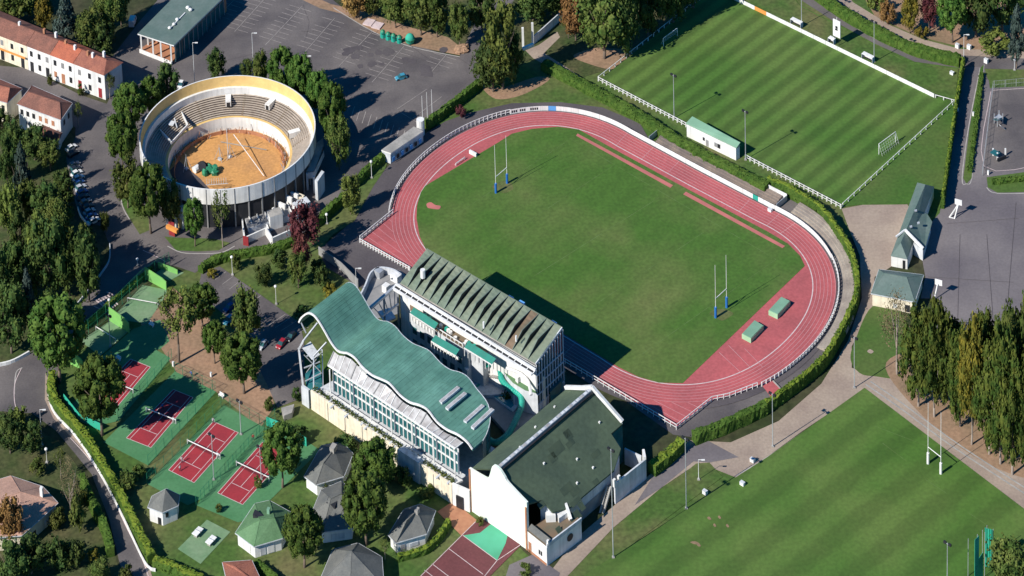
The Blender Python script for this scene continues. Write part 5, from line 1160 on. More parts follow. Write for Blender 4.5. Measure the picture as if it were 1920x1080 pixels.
P = [G(x, y, 7.5) for x, y in ((745, 842), (785, 868), (797, 862), (757, 836))]; mb = MB(); mb.prism(P, 0, 7.5); obj('wall', mb, 'white_soft', sh)
# curved entrance canopy wall left of the stand
m = MB(); ribbon_pts = smoothpts([G(672, 552, 4), G(684, 528, 4), G(695, 503, 4), G(712, 494, 4), G(735, 497, 4), G(752, 507, 4)], 6)
single('curved_wall', wallstrip(m, [Vector((p.x, p.y, 0)) for p in ribbon_pts], 2.6, .5), 'white_soft', 'snaking white curved wall beside the asphalt at the stand end', 'wall')
patch('paved_yard', [(676, 560), (690, 520), (715, 500), (750, 508), (770, 525), (748, 540), (745, 590), (700, 600)], 'grey_wall', 6)
single('pale_fence', wallstrip(MB(), [G(598, 478), G(640, 508), G(672, 540)], 3.2, .25), 'grey_wall', 'pale grey panel fence between the small park and the asphalt path', 'fence')
for i, (x, y) in enumerate(((742, 520), (710, 512), (724, 540))):
    single('service_unit', MB().box(G(x, y, 1.4), us*(1.6-.3*i), vs_*1.0, UP*1.2), 'white' if i != 1 else 'steel', ['white rooftop-like service box nearest the stand corner', 'small grey service box beside the curved wall', 'low white service box in the yard left of the stand'][i], 'service box')

rr4 = random.Random(12)
for i in range(16):
    s0 = rr4.uniform(2, tP*2.0); d0 = rr4.uniform(4, depth*.85)
    n_ = (RBk-RF).cross(EV-RF).normalized(); n_ = n_ if n_.z > 0 else -n_
    ss_ = tP+1.0+rr4.uniform(3, 22); p0 = hp(ss_, d0); zz_ = RF.z-(n_.dot(Vector((p0.x, p0.y, 0))-Vector((RF.x, RF.y, 0))))/n_.z
    c_ = Vector((p0.x, p0.y, zz_))+n_*.04; a_ = dn*rr4.uniform(.8, 2.6); b_ = n_.cross(dn)*rr4.uniform(.6, 1.6)
    if ss_ < tP+20: obj('roof_patch', MB().poly([c_-a_-b_, c_+a_-b_, c_+a_+b_, c_-a_+b_]), 'roof_patch', hl)
# ================================================================ TREES
PROTO = {}
def crown_proto(kind, var, cb, leafm, clumps=46, leaves=52, ls=.030, shape='round', core=.62, cr=(.11, .19)):
    rnd = random.Random(hash((kind, var)) % 1000 if False else sum(map(ord, kind))*7+var); mb = MB(); hc = 1-cb; cen = cb+hc/2
    for c in range(clumps):
        while True:
            d = Vector((rnd.gauss(0, 1), rnd.gauss(0, 1), rnd.gauss(0, 1))).normalized()
            if d.z > -.75 or rnd.random() < .4: break
        f = rnd.uniform(.72, .93) if shape == 'pine' else rnd.uniform(.5, .92); x, y, z = d.x*.5*f, d.y*.5*f, d.z*.5*f
        if shape == 'cone': k = max(.12, 1-(z+.5)*.95); x *= k*1.15; y *= k*1.15
        if shape == 'oval': k = 1-.25*max(0, z)*2; x *= k; y *= k
        if shape == 'tall': k = 1-.45*max(0, z+.05)*2; x *= k; y *= k
        if shape == 'pine' : z = z*.9+.03; 
        C_ = Vector((x, y, cen+z*hc)); r = rnd.uniform(*cr)*(.7 if shape in('cone',) else 1)
        rz = r*hc*1.05
        if core: mb.blob(C_-Vector((d.x, d.y, 0))*r*.25, r*core, r*core, rz*core, 7, 4, jit=.25)
        for i in range(leaves):
            e = Vector((rnd.gauss(0, 1), rnd.gauss(0, 1), rnd.gauss(0, 1))).normalized(); q = rnd.uniform(.7, 1.08)
            p = C_+Vector((e.x*r*q, e.y*r*q, e.z*rz*q)); nrm = (e+Vector((rnd.gauss(0, .55), rnd.gauss(0, .55), rnd.gauss(0, .55)))).normalized()
            a = nrm.orthogonal().normalized(); b = nrm.cross(a); t = rnd.uniform(0, 6.28); s_ = ls*rnd.uniform(.6, 1.35)
            u = (a*math.cos(t)+b*math.sin(t))*s_; v = (b*math.cos(t)-a*math.sin(t))*s_*.7; u.z *= hc; v.z *= hc
            mb.poly([p-u, p-v, p+u, p+v])
    me = mb.mesh('crown'); me.materials.append(MT[leafm])
    tk = MB(); r0 = .035
    tk.tube((0, 0, -.01), (.01, .008, cb*.6+.03), r0, r0*.75, 8); tk.tube((.01, .008, cb*.6+.02), (0, .01, cen), r0*.75, r0*.4, 8)
    for i in range(5):
        a = rnd.uniform(0, 6.28); tk.tube((0.005, .01, cb+hc*rnd.uniform(.0, .25)), (.33*math.cos(a), .33*math.sin(a), cen+hc*rnd.uniform(-.1, .25)), r0*.45, r0*.12, 5)
    tm = tk.mesh('trunk', smooth=True); tm.materials.append(MT['bark_pale' if kind in ('poplar', 'bare', 'thin', 'gold') else 'bark'])
    return me, tm
KINDS = dict(pine=(.20, 'leaf_pine', dict(clumps=95, leaves=40, ls=.026, core=.8, cr=(.08, .135), shape='pine')), olive=(.12, 'leaf_olive', {}), dark=(.10, 'leaf_dark', {}), yellow=(.14, 'leaf_yellow', dict(shape='tall')), rust=(.12, 'leaf_rust', {}),
             blue=(.05, 'leaf_blue', dict(shape='cone', clumps=60, cr=(.09, .15))), plum=(.18, 'leaf_plum', dict(core=.5)), poplar=(.08, 'leaf_poplar', dict(clumps=95, leaves=40, ls=.026, cr=(.085, .15))),
             gold=(.09, 'leaf_gold', dict(shape='oval', clumps=85, leaves=40, ls=.026, cr=(.085, .15))), bare=(.22, 'leaf_bare', dict(core=0, clumps=40, leaves=46, ls=.016)), light=(.12, 'leaf_light', {}), thin=(.34, 'leaf_olive', dict(core=.3, clumps=30, leaves=44, ls=.022)),
             talpine=(.36, 'leaf_light', dict(core=.4, clumps=34, cr=(.09, .15))), bush=(.0, 'leaf_olive', dict(clumps=26, leaves=34, ls=.05)), dbush=(.0, 'leaf_dark', dict(clumps=26, leaves=34, ls=.05)), ybush=(.0, 'leaf_yellow', dict(clumps=20, leaves=30, ls=.05)), lbush=(.0, 'leaf_light', dict(clumps=24, leaves=34, ls=.05)))
NTREE = [0]
def tree(bx, by, ty, wpx, kind, label, group=None, name=None):
    rnd = random.Random(NTREE[0]); NTREE[0] += 1
    cb, lm, kw = KINDS[kind]; var = rnd.randrange(3)
    if (kind, var) not in PROTO: PROTO[(kind, var)] = crown_proto(kind, var, cb, lm, **kw)
    cm, tm = PROTO[(kind, var)]; p = G(bx, by); h = HT(bx, by, ty); wd = (G(bx+wpx, by)-p).length
    shrub = kind.endswith('bush')
    r = thing(name or ('shrub' if shrub else {'pine': 'pine_tree', 'talpine': 'pine_tree', 'blue': 'cypress_tree', 'poplar': 'poplar_tree', 'gold': 'poplar_tree'}.get(kind, 'tree')), label, 'shrub' if shrub else 'tree', p, group)
    r.scale = (wd*1.02, wd*1.02, h); r.rotation_euler.z = rnd.uniform(0, 6.28)
    for nm, me in (('crown', cm), ('trunk', tm)):
        if shrub and nm == 'trunk': continue
        o = bpy.data.objects.new(nm, me); C.objects.link(o); o.parent = r
    return r
TL = '''112 716 558 106 pine|largest round dark pine standing in the road bend left of the tennis courts
192 816 672 94 pine|round dark pine at the lower left corner of the half-hidden red tennis court
336 681 535 74 talpine|light open pine with a bare dark trunk on the sandy ground
380 612 536 62 pine|dark round pine at the corner of the small club car park
403 682 603 44 pine|small round pine between two larger ones on the sandy ground
458 738 628 76 pine|bushy pine on the sand just above the tennis light pole
464 655 538 56 olive|tall pointed green tree between the club car park bays
530 914 798 74 pine|round pine beside the top of the lowest red tennis court
704 935 828 78 pine|upper of the two touching big pines in front of the cream wall
687 1022 888 84 pine|lower of the two touching big pines in front of the cream wall
571 1064 956 76 pine|round dark pine between the green-roofed lodge and the shaded grey lodge
530 190 88 50 pine|leftmost of the four pines behind the right rim of the bullring
567 205 103 48 pine|second pine from the left behind the right rim of the bullring
600 232 134 44 pine|third pine from the left behind the right rim of the bullring
626 290 154 52 pine|rightmost large pine leaning over the shaded bays beside the bullring
636 318 215 46 olive|loose olive-green tree below the rightmost pine beside the bullring
490 165 92 30 olive|small thin tree peeping over the top rim of the bullring
408 152 90 34 dark|dark cone-shaped tree standing alone in the car park above the bullring
462 148 112 26 dark|small dark tree just right of the dark cone tree behind the bullring
246 250 160 62 pine|broad pine at the white corner of the terraced row
285 225 146 44 pine|pine between the broad corner pine and the dark tree left of the bullring
318 205 120 44 dark|dark tree by the white parked car behind the bullring rim
232 330 210 60 pine|tall pine left of the bullring, above the curved yellow kerb
240 390 290 50 olive|olive tree low on the left of the bullring beside the road
283 438 308 70 pine|large pine at the lower left foot of the bullring
322 430 335 40 olive|smaller olive tree squeezed between the large pine and the entrance gate
366 462 372 38 pine|small ball-shaped tree on the grass strip in front of the bullring
418 464 352 34 thin|thin pale-trunked tree on the grass strip in front of the bullring
658 402 326 42 light|bright green tree on the grass strip beside the asphalt track path
574 478 378 58 plum|large dark red tree below the right side of the bullring
566 520 440 34 plum|smaller purple tree under the large dark red one
560 540 470 38 olive|grey-green loose tree in the small park
495 536 494 34 dark|dark clipped yew with a bare brown trunk in the small park
442 505 476 22 bush|small bush next to the upper lamp post in the small park
606 540 500 34 dbush|dark bush near the pale panel fence in the small park
598 512 488 30 dbush|dark flat bush at the top of the small park
525 500 470 30 dbush|bush under the long road hedge in the small park
620 560 528 26 ybush|yellowish bush beside the crest of the wavy roof
865 222 198 20 plum|small dark shrub on the grass bank between the hedge and the track
943 168 8 74 light|tallest tree at the top centre, with yellow-green foliage
925 172 74 72 dark|dark dense tree in front of the tall yellow-green one at top centre
964 150 60 36 dark|narrow dark tree right of the tall yellow-green one
862 88 0 40 olive|lone olive tree between the car park verge and the tall trees
790 66 -22 70 olive|broad green tree behind the green recycling containers
742 52 -30 50 olive|green tree over the upper left of the recycling containers
820 70 -20 44 olive|green tree at the right end of the dry verge mass
668 34 -35 54 rust|rusty brown tree on the verge at the top of the car park
700 30 -40 50 olive|tree cut by the top edge above the dry verge
1080 76 -30 54 rust|orange-brown autumn tree at the top beside the ramp wall
1066 72 -5 26 yellow|narrow yellow tree in front of the orange-brown one
1133 110 -38 92 olive|big green tree with a pale trunk near the football pitch corner
1172 104 -40 62 dark|dark tree right of the big green one at the pitch corner
1215 70 -60 70 dark|dark tree over the shaded corner of the football pitch
1262 42 -80 80 dark|dark tree at the top edge behind the shaded goal
1300 15 -90 70 dark|dark tree at the far corner of the football pitch
1000 40 -45 80 dark|dark tree mass above the white portal
1036 30 -50 60 dark|dark tree between the portal and the orange-brown tree
905 60 -40 60 dark|dark tree at the top edge left of the tall yellow-green one
1665 46 2 32 rust|brownish thin tree across the upper road
1645 24 -12 36 lbush|light green bush beyond the upper road at the top edge
1706 62 -20 40 yellow|yellow-green autumn tree beyond the upper road
1742 60 -18 36 plum|purple-leaved tree beyond the upper road
1728 72 48 28 ybush|low yellow bush in front of the purple-leaved tree
1786 80 -22 56 pine|dense green tree beyond the upper road, right of the purple one
1830 70 -60 80 dark|dark tree behind the dense green one at the top right
1880 60 -70 80 dark|dark tree at the top right corner
1868 98 60 60 lbush|mown green bank bush beside the road at top right
1906 128 6 46 blue|grey-green conifer at the right edge by the road
1682 702 548 66 bare|nearly bare brownish tree with two pale trunks near the small pavilion
1722 762 575 74 poplar|leftmost green poplar of the belt below the grey yard
1752 782 560 74 poplar|green poplar, second from the left in the belt below the yard
1776 748 588 70 poplar|slim poplar behind the second one of the belt
1822 834 596 62 gold|yellow-topped poplar near the middle of the belt
1800 800 610 56 poplar|green poplar left of the yellow-topped middle one
1842 800 580 76 poplar|tall green poplar right of the yellow-topped middle one
1855 852 640 70 poplar|front green poplar on the bare earth near the middle
1876 870 600 72 poplar|front green poplar right of the middle
1872 800 600 66 gold|golden poplar in the right half of the belt
1898 890 660 74 poplar|frontmost green poplar at the lower right of the belt
1904 830 548 70 olive|broad olive tree at the right edge behind the belt
1925 800 555 60 poplar|poplar cut by the right edge in the middle of the belt
1935 900 640 70 poplar|poplar cut by the right edge at the front of the belt
1888 1120 1012 84 olive|olive tree at the bottom right corner beside the green net
1735 1180 1090 10 bush|small bush just under the bottom edge near the net
44 390 262 52 blue|tall blue-grey cypress in the gardens at the left edge
125 86 -10 70 blue|large blue-green conifer behind the terraced row
172 100 12 54 olive|green tree right of the blue conifer behind the terraced row
86 62 -12 36 yellow|narrow golden tree behind the terraced row
30 40 -30 66 olive|garden tree at the upper left corner
55 30 -30 40 light|light green garden tree at the top left
210 70 -30 60 olive|tree in the dark garden left of the white van
196 105 40 44 dark|dark tree by the shaded lane behind the terraced row
228 50 -40 40 dark|dark tree above the white van at the top edge
206 186 138 22 thin|small thin tree against the blue-shaded end wall of the terrace
147 240 190 20 thin|small tree at the end wall of the brown-roofed house
95 160 140 12 bush|small shrub in the front yards of the terraced row
152 180 158 14 bush|shrub beside the red doors of the terraced row
6 265 205 36 dark|dark shrub tree at the white house on the left edge
28 300 228 44 dark|dark garden tree below the left edge house
66 300 238 54 dark|dark round tree under the lower front wing
95 320 262 44 olive|garden tree left of the parked car row
14 350 255 40 dark|very dark tree at the left edge above the cypress foot
122 390 318 44 dark|dark tree behind the parked cars
92 440 340 60 dark|dark tree in the middle of the left gardens
55 420 335 40 olive|olive tree left of the dark middle garden tree
20 450 345 48 light|light olive tree at the left edge of the gardens
198 440 396 20 olive|small columnar tree at the lower end of the parked cars
165 455 425 30 bush|bush below the white parking wall
110 470 368 60 olive|large olive tree rising over the lower gardens
98 560 405 76 dark|tall dark tree left of the shaded road junction
130 555 440 50 dark|dark tree beside the shaded road junction
60 560 455 56 dark|dark tree in the left middle gardens
152 512 420 46 olive|olive tree above the pale curved road wall
168 566 432 52 dark|dark tree by the pale curved road wall
58 640 500 44 blue|grey-green conifer at the left, above the white wall end
22 662 530 74 dark|large dark tree at the left edge above the road mouth
5 600 470 50 dark|dark tree cut by the left edge, mid height
92 640 545 40 dark|dark tree between the largest road pine and the gardens
75 520 400 40 light|light olive tree among the dark gardens
28 560 450 50 dark|dark tree in the lower left of the gardens
40 480 395 40 dark|dark tree near the garden hedge at the left
115 900 840 26 thin|bare-looking thin tree over the brick drive of the pink-roofed house
134 975 862 44 bare|bare brown tree beside the shaded roadside hedge
146 1000 930 30 bush|bush below the bare brown tree
20 850 775 54 dark|dark tree above the pink-roofed house at the left edge
60 850 795 44 dark|dark tree beside the road mouth above the brick drive
38 800 760 34 lbush|light bush at the left edge beside the road mouth
22 1020 930 50 rust|reddish autumn tree in front of the pink-roofed house
60 1075 1010 60 dark|dark tree in the bottom left corner garden
20 1100 1020 70 dark|dark tree cut by the bottom left corner
110 1065 1010 50 dbush|dark shrub mass in the lower left garden
140 1060 1015 40 dbush|dark shrub under the house shadow in the lower left garden
176 1052 1028 22 ybush|small yellow shrub near the bottom left road
150 950 905 34 bush|bush hanging over the road from the bare brown tree
190 1088 1050 40 olive|small garden tree at the bottom edge beside the road
238 1090 1060 26 bush|shrub at the bottom edge left of the road line
110 990 955 34 bush|shrub beside the corner of the pink-roofed house
70 890 860 30 bush|bush at the brick drive gate of the pink-roofed house
240 918 885 36 bush|bush on the grass between the road hedge and the second tennis court
260 895 872 28 bush|small bush beside the tennis court corner
410 960 945 14 bush|small bush at the corner post of the lowest court
484 915 893 16 bush|tiny tree at the lower right side of the lowest court
612 935 905 14 thin|tiny tree before the front door of the grey hexagonal lodge
722 1050 1010 20 thin|tiny tree at the left front of the hedged lodge
560 830 800 34 dbush|dark bush above the lodge near the teal wind screen
735 900 870 40 dbush|dark bush at the foot of the cream wall
650 850 822 50 dbush|dark bushes right of the hexagonal lodge roof
760 905 880 30 bush|bush under the grey box building
800 930 912 30 bush|shrub on the lawn right of the grey box building
900 985 970 16 bush|shrub strip at the foot of the white gable left
985 1078 1058 26 bush|shrub on the paved yard at the bottom edge
505 770 745 18 bush|bush at the left corner of the pool building
555 752 728 18 dbush|dark bush at the pool entrance
398 520 505 20 ybush|small yellow plant at the entry of the club car park
565 600 575 26 dbush|dark shrub under the wavy roof crest'''
for ln in TL.split('\n'):
    a, lab = ln.split('|'); bx, by, ty, wd, k = a.split(); bx, by, ty, wd = map(float, (bx, by, ty, wd))
    tree(bx, by, ty, wd, k, lab, group='trees and shrubs around the sports ground' if not k.endswith('bush') else 'shrubs around the sports ground')
# ================================================================ VEHICLES
CARC = dict(white='white', blue='car_blue', grey='car_grey', dark='car_dark', red='car_red', sky='car_sky', silver='car_silver')
mat('car_blue', (.02, .07, .22), rough=.3, spec=.6); mat('car_grey', (.16, .17, .19), rough=.3, spec=.6); mat('car_dark', (.02, .022, .03), rough=.3, spec=.6)
mat('car_red', (.35, .02, .03), rough=.3, spec=.6); mat('car_sky', (.06, .30, .42), rough=.3, spec=.6); mat('car_silver', (.45, .47, .5), rough=.3, spec=.6)
CP = {}
def car_parts(van):
    if van in CP: return CP[van]
    L, W, s = (4.9, 2.0, 1.35) if van else (4.2, 1.8, 1.3); hh = 2.2*s if van else 1.35*s
    b = MB(); side = [(-.5, .16), (-.5, .50), (-.46, .58), (.30, .60), (.47, .50), (.5, .40), (.5, .16)]
    if van: side = [(-.5, .12), (-.5, .95), (-.47, 1.0), (.22, 1.0), (.36, .60), (.5, .48), (.5, .12)]
    n = len(side); l = [(x*L, -W/2, z*hh) for x, z in side]; r = [(x*L, W/2, z*hh) for x, z in side]
    b.add(l+r, [tuple(range(n)), tuple(range(2*n-1, n-1, -1))]+[(i, i+n, (i+1) % n+n, (i+1) % n) for i in range(n)])
    if not van:
        cab = [(-.40, .58, .5), (-.32, 1.0, .40), (.06, 1.0, .40), (.26, .60, .48)]; l = [(x*L, -w*W, z*hh) for x, z, w in cab]; r = [(x*L, w*W, z*hh) for x, z, w in cab]
        b2 = MB().add(l+r, [(0, 1, 2, 3), (7, 6, 5, 4), (0, 4, 5, 1), (2, 6, 7, 3)])
        b.add([(cab[1][0]*L, -.40*W, hh*1.01), (cab[2][0]*L, -.40*W, hh*1.01), (cab[2][0]*L, .40*W, hh*1.01), (cab[1][0]*L, .40*W, hh*1.01)], [(0, 1, 2, 3)])
        b.add([(cab[1][0]*L, -.40*W, hh*.96), (cab[2][0]*L, -.40*W, hh*.96), (cab[2][0]*L, .40*W, hh*.96), (cab[1][0]*L, .40*W, hh*.96)], [(3, 2, 1, 0)])
    else: b2 = MB().add([(.23*L, -.44*W, .97*hh), (.23*L, .44*W, .97*hh), (.365*L, .44*W, .62*hh), (.365*L, -.44*W, .62*hh)], [(0, 1, 2, 3)]).box((.05*L, W/2+.01, .78*hh), (.12*L, 0, 0), (0, .02, 0), (0, 0, .13*hh)).box((.05*L, -W/2-.01, .78*hh), (.12*L, 0, 0), (0, .02, 0), (0, 0, .13*hh))
    for m_ in (b, b2):
        pass
    win = b2.mesh('window'); win.materials.append(MT['glass'])
    wh = MB().tube((0, -.12, 0), (0, .12, 0), .34*s, n=12).mesh('wheel'); wh.materials.append(MT['dark'])
    li = MB().box((0, 0, 0), (.04, 0, 0), (0, .2, 0), (0, 0, .1)).mesh('headlight'); li.materials.append(MT['line_white'])
    CP[van] = (b, win, wh, li, L, W, s, hh); return CP[van]
BM = {}
def vehicle(x, y, dx, dy, col, label, van=False, group=None):
    b, win, wh, li, L, W, s, hh = car_parts(van); p = G(x, y); q = G(x+dx, y+dy); d = q-p
    r = thing('van' if van else 'car', label, 'van' if van else 'car', p, group); r.rotation_euler.z = math.atan2(d.y, d.x)
    if (van, col) not in BM: me = b.mesh('body'); me.materials.append(MT[CARC[col]]); BM[(van, col)] = me
    def put(nm, me, loc=(0, 0, 0)):
        o = bpy.data.objects.new(nm, me); C.objects.link(o); o.parent = r; o.location = loc
    put('body', BM[(van, col)]); put('windows', win)
    for a in (-.31, .32):
        for c in (-1, 1): put('wheel', wh, (a*L, c*(W/2-.08), .34*s))
    for c in (-1, 1): put('headlight', li, (L/2, c*W*.34, .42*hh if not van else .36*hh))
VL = '''134 280 12 -7 white|white car with a dark car behind it at the front wing of the brown-roofed house
137 291 12 -7 dark|dark car parked just below the white one at the house corner
139 312 12 -6 grey|topmost grey car in the long row along the left road
141 320 12 -6 dark|dark car second from the top in the long roadside row
144 328 12 -6 white|white car third from the top in the long roadside row
147 337 12 -6 white|white car fourth from the top in the long roadside row
148 346 12 -6 blue|blue car fifth from the top in the long roadside row
151 355 12 -6 silver|silver car sixth from the top in the long roadside row
154 364 12 -6 blue|blue car in the middle of the long roadside row
156 373 12 -6 dark|dark car just below the middle of the long roadside row
160 382 12 -6 grey|grey car with a pale windscreen in the lower half of the roadside row
165 391 12 -6 dark|dark car fourth from the bottom of the roadside row
168 400 12 -6 silver|silver car third from the bottom of the roadside row
172 409 12 -6 blue|blue car second from the bottom of the roadside row
176 417 12 -6 white|white car at the bottom end of the roadside row
339 162 -6 12 white|white car parked alone behind the left rim of the bullring
752 148 -14 4 sky|bright blue car alone in the middle of the big car park
430 580 -12 9 blue|blue car at the far end of the club car park
429 603 -10 10 sky|pale blue car in tree shade in the club car park
493 650 -10 11 silver|silver car with a white bonnet beside the bushy pine
528 648 -10 11 red|red car in shade near the pool entrance
546 634 -10 11 dark|dark car nearest the pool frame in shade
236 172 10 -5 dark|dark car in the shade at the white end wall of the terrace
455 595 -10 10 dark|dark car half hidden behind the tall pointed tree'''
for ln in VL.split('\n'):
    a, lab = ln.split('|'); x, y, dx, dy, c = a.split(); vehicle(float(x), float(y), float(dx), float(dy), c, lab, group='parked cars')
vehicle(249, 45, 5, -14, 'white', 'white van parked in the shaded lane left of the market hall', van=True)
# ================================================================ POLES AND LAMPS
def pole(bx, by, ty, label, r=.16, head='flood', m='steel', group=None, name='floodlight_pole', cat='floodlight'):
    p = G(bx, by); h = HT(bx, by, ty); t = thing(name, label, cat, p, group)
    obj('pole', MB().tube(p, p+UP*h, r, r*.6, 8), m, t); obj('base', MB().box(p+UP*.2, (.4, 0, 0), (0, .4, 0), UP*.25), 'concrete', t)
    if head == 'flood':
        for s_ in (-1, 1): obj('lamp', MB().box(p+UP*(h-.2)+U*s_*.8, U*.45, V*.25, UP*.35), 'dark', t)
        obj('crossarm', MB().bar(p+UP*(h-.3)-U*1.1, p+UP*(h-.3)+U*1.1, .14), m, t)
    elif head == 'street':
        obj('arm', MB().bar(p+UP*h, p+UP*(h+.2)+Vector((1.2, -.3, 0)), .12), m, t); obj('lamp', MB().box(p+UP*(h+.15)+Vector((1.4, -.3, 0)), (.5, 0, 0), (0, .2, 0), UP*.12), 'white', t)
    elif head == 'globe': obj('lamp', MB().blob(p+UP*h, .5, .5, .5, 10, 6), 'white', t)
PLs = '''1150 1046 842 flood|tall pale floodlight pole in front of the blue-shaded hall wall
1287 954 821 flood|tall pale floodlight pole on the grass edge right of the hall
1449 838 738 flood|floodlight pole beside the tan path under the track bend
1602 728 632 flood|floodlight pole at the top corner of the training field
1398 300 208 flood|floodlight pole beside the right end of the changing hut
1264 222 140 flood|floodlight pole on the near touchline left of the changing hut
1503 50 -40 flood|floodlight pole beside the left dugout on the far touchline
1639 117 40 flood|floodlight pole beside the right dugout on the far touchline
1776 1110 1018 flood|floodlight pole at the bottom edge beside the green net
1147 620 618 none|x
401 900 815 flood|thin floodlight pole standing beside the third red tennis court
452 815 752 flood|floodlight pole at the top corner of the third red tennis court
207 650 590 flood|dark pole between the two pale practice courts
490 900 838 flood|thin floodlight pole over the lowest red tennis court
366 174 80 street|white lamp mast at the edge of the big car park left of the bullring
577 182 105 street|white lamp mast rising beside the pines right of the bullring
274 216 155 street|white lamp mast among the pines left of the bullring
476 142 62 street|white lamp mast behind the top of the bullring
436 516 482 globe|upper white lamp post in the small park
518 571 537 globe|lower white lamp post in the small park beside the car park fence
697 334 303 globe|white lamp post on the track path near the ticket booth
613 420 402 globe|short white lamp post in the hedge shadow near the bright green tree
1807 122 65 street|street lamp at the upper road corner by the tall hedge wall
79 836 768 street|lamp post in the mouth of the road at lower left
88 868 842 globe|short white lamp post by the brick drive
1310 900 862 street|thin pole at the tip of the grass beside the hall path
258 498 486 globe|short white post at the practice court corner of the road
669 560 503 street|lamp mast left of the curved white wall
206 590 562 globe|short white lamp post on the zebra crossing
1902 132 112 globe|short white post at the right edge of the upper road'''
for ln in PLs.split('\n'):
    a, lab = ln.split('|')
    if lab == 'x': continue
    x, y, t, hd = a.split(); x, y, t = map(float, (x, y, t))
    pole(x, y, t, lab, head=hd, r=.16 if hd == 'flood' else .10, m='steel' if hd == 'flood' else 'white', name={'flood': 'floodlight_pole', 'street': 'street_lamp', 'globe': 'lamp_post'}[hd], cat={'flood': 'floodlight', 'street': 'street lamp', 'globe': 'lamp post'}[hd], group={'flood': 'floodlight poles', 'street': 'street lamps', 'globe': 'short lamp posts'}[hd])
# ================================================================ SPORTS EQUIPMENT
def rugby(b1, b2, top, cross, pad, label, pm, pole_m='white'):
    t = thing('rugby_goal', label, 'rugby goal', (G(*b1)+G(*b2))/2, 'rugby goals')
    h = HT(*b1, top); hp_ = HT(*b1, pad); hc_ = HT(*b1, cross)
    for b in (b1, b2): p = G(*b); obj('post', MB().tube(p, p+UP*h, .10, .06, 8), pole_m, t); obj('pad', MB().tube(p, p+UP*hp_, .42, n=10), pm, t)
    a, b = G(*b1), G(*b2); obj('crossbar', MB().tube(a+UP*hc_, b+UP*hc_, .12, n=8), pole_m, t)
rugby((930, 363), (951, 345), 272, 332, 344, 'left rugby goal with blue padded posts inside the running track', 'blue_paint')
rugby((1342, 597), (1362.5, 578), 497, 560, 576, 'right rugby goal with blue padded posts inside the running track', 'blue_paint')
rugby((1740, 870), (1764, 889), 755, 838, 849, 'all-white rugby goal on the lower right training field', 'white')
def goal(a, b, h, label, depth=(1.5, 0), m='white', net=True):
    A, B = G(*a), G(*b); t = thing('football_goal', label, 'football goal', (A+B)/2); dd = (B-A).normalized(); k = Vector((dd.y, -dd.x, 0))*depth[0]
    for p in (A, B): obj('post', MB().tube(p, p+UP*h, .12, n=8), m, t); obj('stay', MB().bar(p+UP*h, p+k, .07), m, t)
    obj('crossbar', MB().tube(A+UP*h, B+UP*h, .12, n=8), m, t)
    if net:
        nb_ = MB()
        for i in range(9): q = A.lerp(B, i/8); nb_.bar(q+UP*h, q+k, .035)
        for j in range(1, 5): f = j/5; nb_.bar(A.lerp(A, 1)+UP*h*(1-f)+k*f, B+UP*h*(1-f)+k*f, .035)
        obj('net', nb_, m, t)
goal((1244, 87), (1270, 68), 3.4, 'football goal in tree shadow on the left end of the striped pitch', (-1.2, 0))
goal((1648, 290), (1679, 267), 4.2, 'large white football goal on the right end of the striped pitch', (1.6, 0))
goal((855, 312), (872, 300), 1.2, 'small frame goal lying on the pink zone near the left rugby goal', (-.8, 0))
single('lane_marker_board', MB().box(G(887, 288, .8), U*1.6, V*.3, UP*.8), 'white', 'white box standing on the inner edge of the track near the left bend', 'box')
def landing(px, zt_, label):
    P = [G(*p) for p in px]; t = thing('landing_mat', label, 'landing mat', (P[0]+P[2])/2, 'landing mats on the track'); mb = MB().prism(P, .1, zt_); obj('cushion', mb, 'mat_green', t)
    obj('cover', MB().prism([p.lerp((P[0]+P[2])/2, .05) for p in P], zt_, zt_+.15), 'roof_mint', t)
landing([(1441, 592), (1458, 600), (1482, 574), (1465, 566)], 1.9, 'upper pale green landing mat on the red track near the right bend')
landing([(1391, 636), (1408, 645), (1432, 620), (1415, 610)], 1.9, 'lower pale green landing mat on the red track near the right bend')
# tennis nets
for i, c in enumerate(courts):
    P = [G(*p) for p in c]; m1 = P[0].lerp(P[3], .5); m2 = P[1].lerp(P[2], .5); d = (m2-m1).normalized(); a, b = m1-d*1.4, m2+d*1.4
    t = thing('tennis_net', ['white-topped net of the half-hidden red tennis court', 'white-topped net of the second red tennis court in shade', 'white-topped net of the third, sunlit red tennis court', 'white-topped net of the lowest red tennis court'][i], 'tennis net', (a+b)/2, 'tennis nets')
    for p in (a, b): obj('post', MB().tube(p, p+UP*1.8, .12, n=6), 'white', t)
    obj('tape', MB().bar(a+UP*1.5, b+UP*1.5, .12, .3), 'white', t); nm = MB()
    for k in range(24): q = a.lerp(b, k/23); nm.bar(q+UP*.05, q+UP*1.4, .03)
    for k in range(5): nm.bar(a+UP*(.2+.25*k), b+UP*(.2+.25*k), .03)
    obj('mesh', nm, 'dark', t)
    if i in (1, 2): q = m2+d*.4; u_ = MB().box(q+UP*1.6, d*.4, Vector((-d.y, d.x, 0))*.3, UP*.1); [u_.bar(q+Vector((x*.4, y*.4, 0)), q+UP*1.6, .08) for x in (-1, 1) for y in (-1, 1)]; single('umpire_chair', u_, 'white', ['', 'white umpire chair at the shaded second tennis court', 'white umpire chair at the sunlit third tennis court'][i], 'chair')
for i, c in enumerate(cl2):
    P = [G(*p) for p in c]; m1 = P[0].lerp(P[3], .5); m2 = P[1].lerp(P[2], .5); t = thing('court_net', ['low net across the lower pale practice court', 'low white net across the upper pale practice court'][i], 'net', (m1+m2)/2)
    obj('tape', MB().bar(m1+UP*1.5, m2+UP*1.5, .12, .25), 'white', t)
    for p in (m1, m2): obj('post', MB().tube(p, p+UP*1.6, .1, n=6), 'white', t)
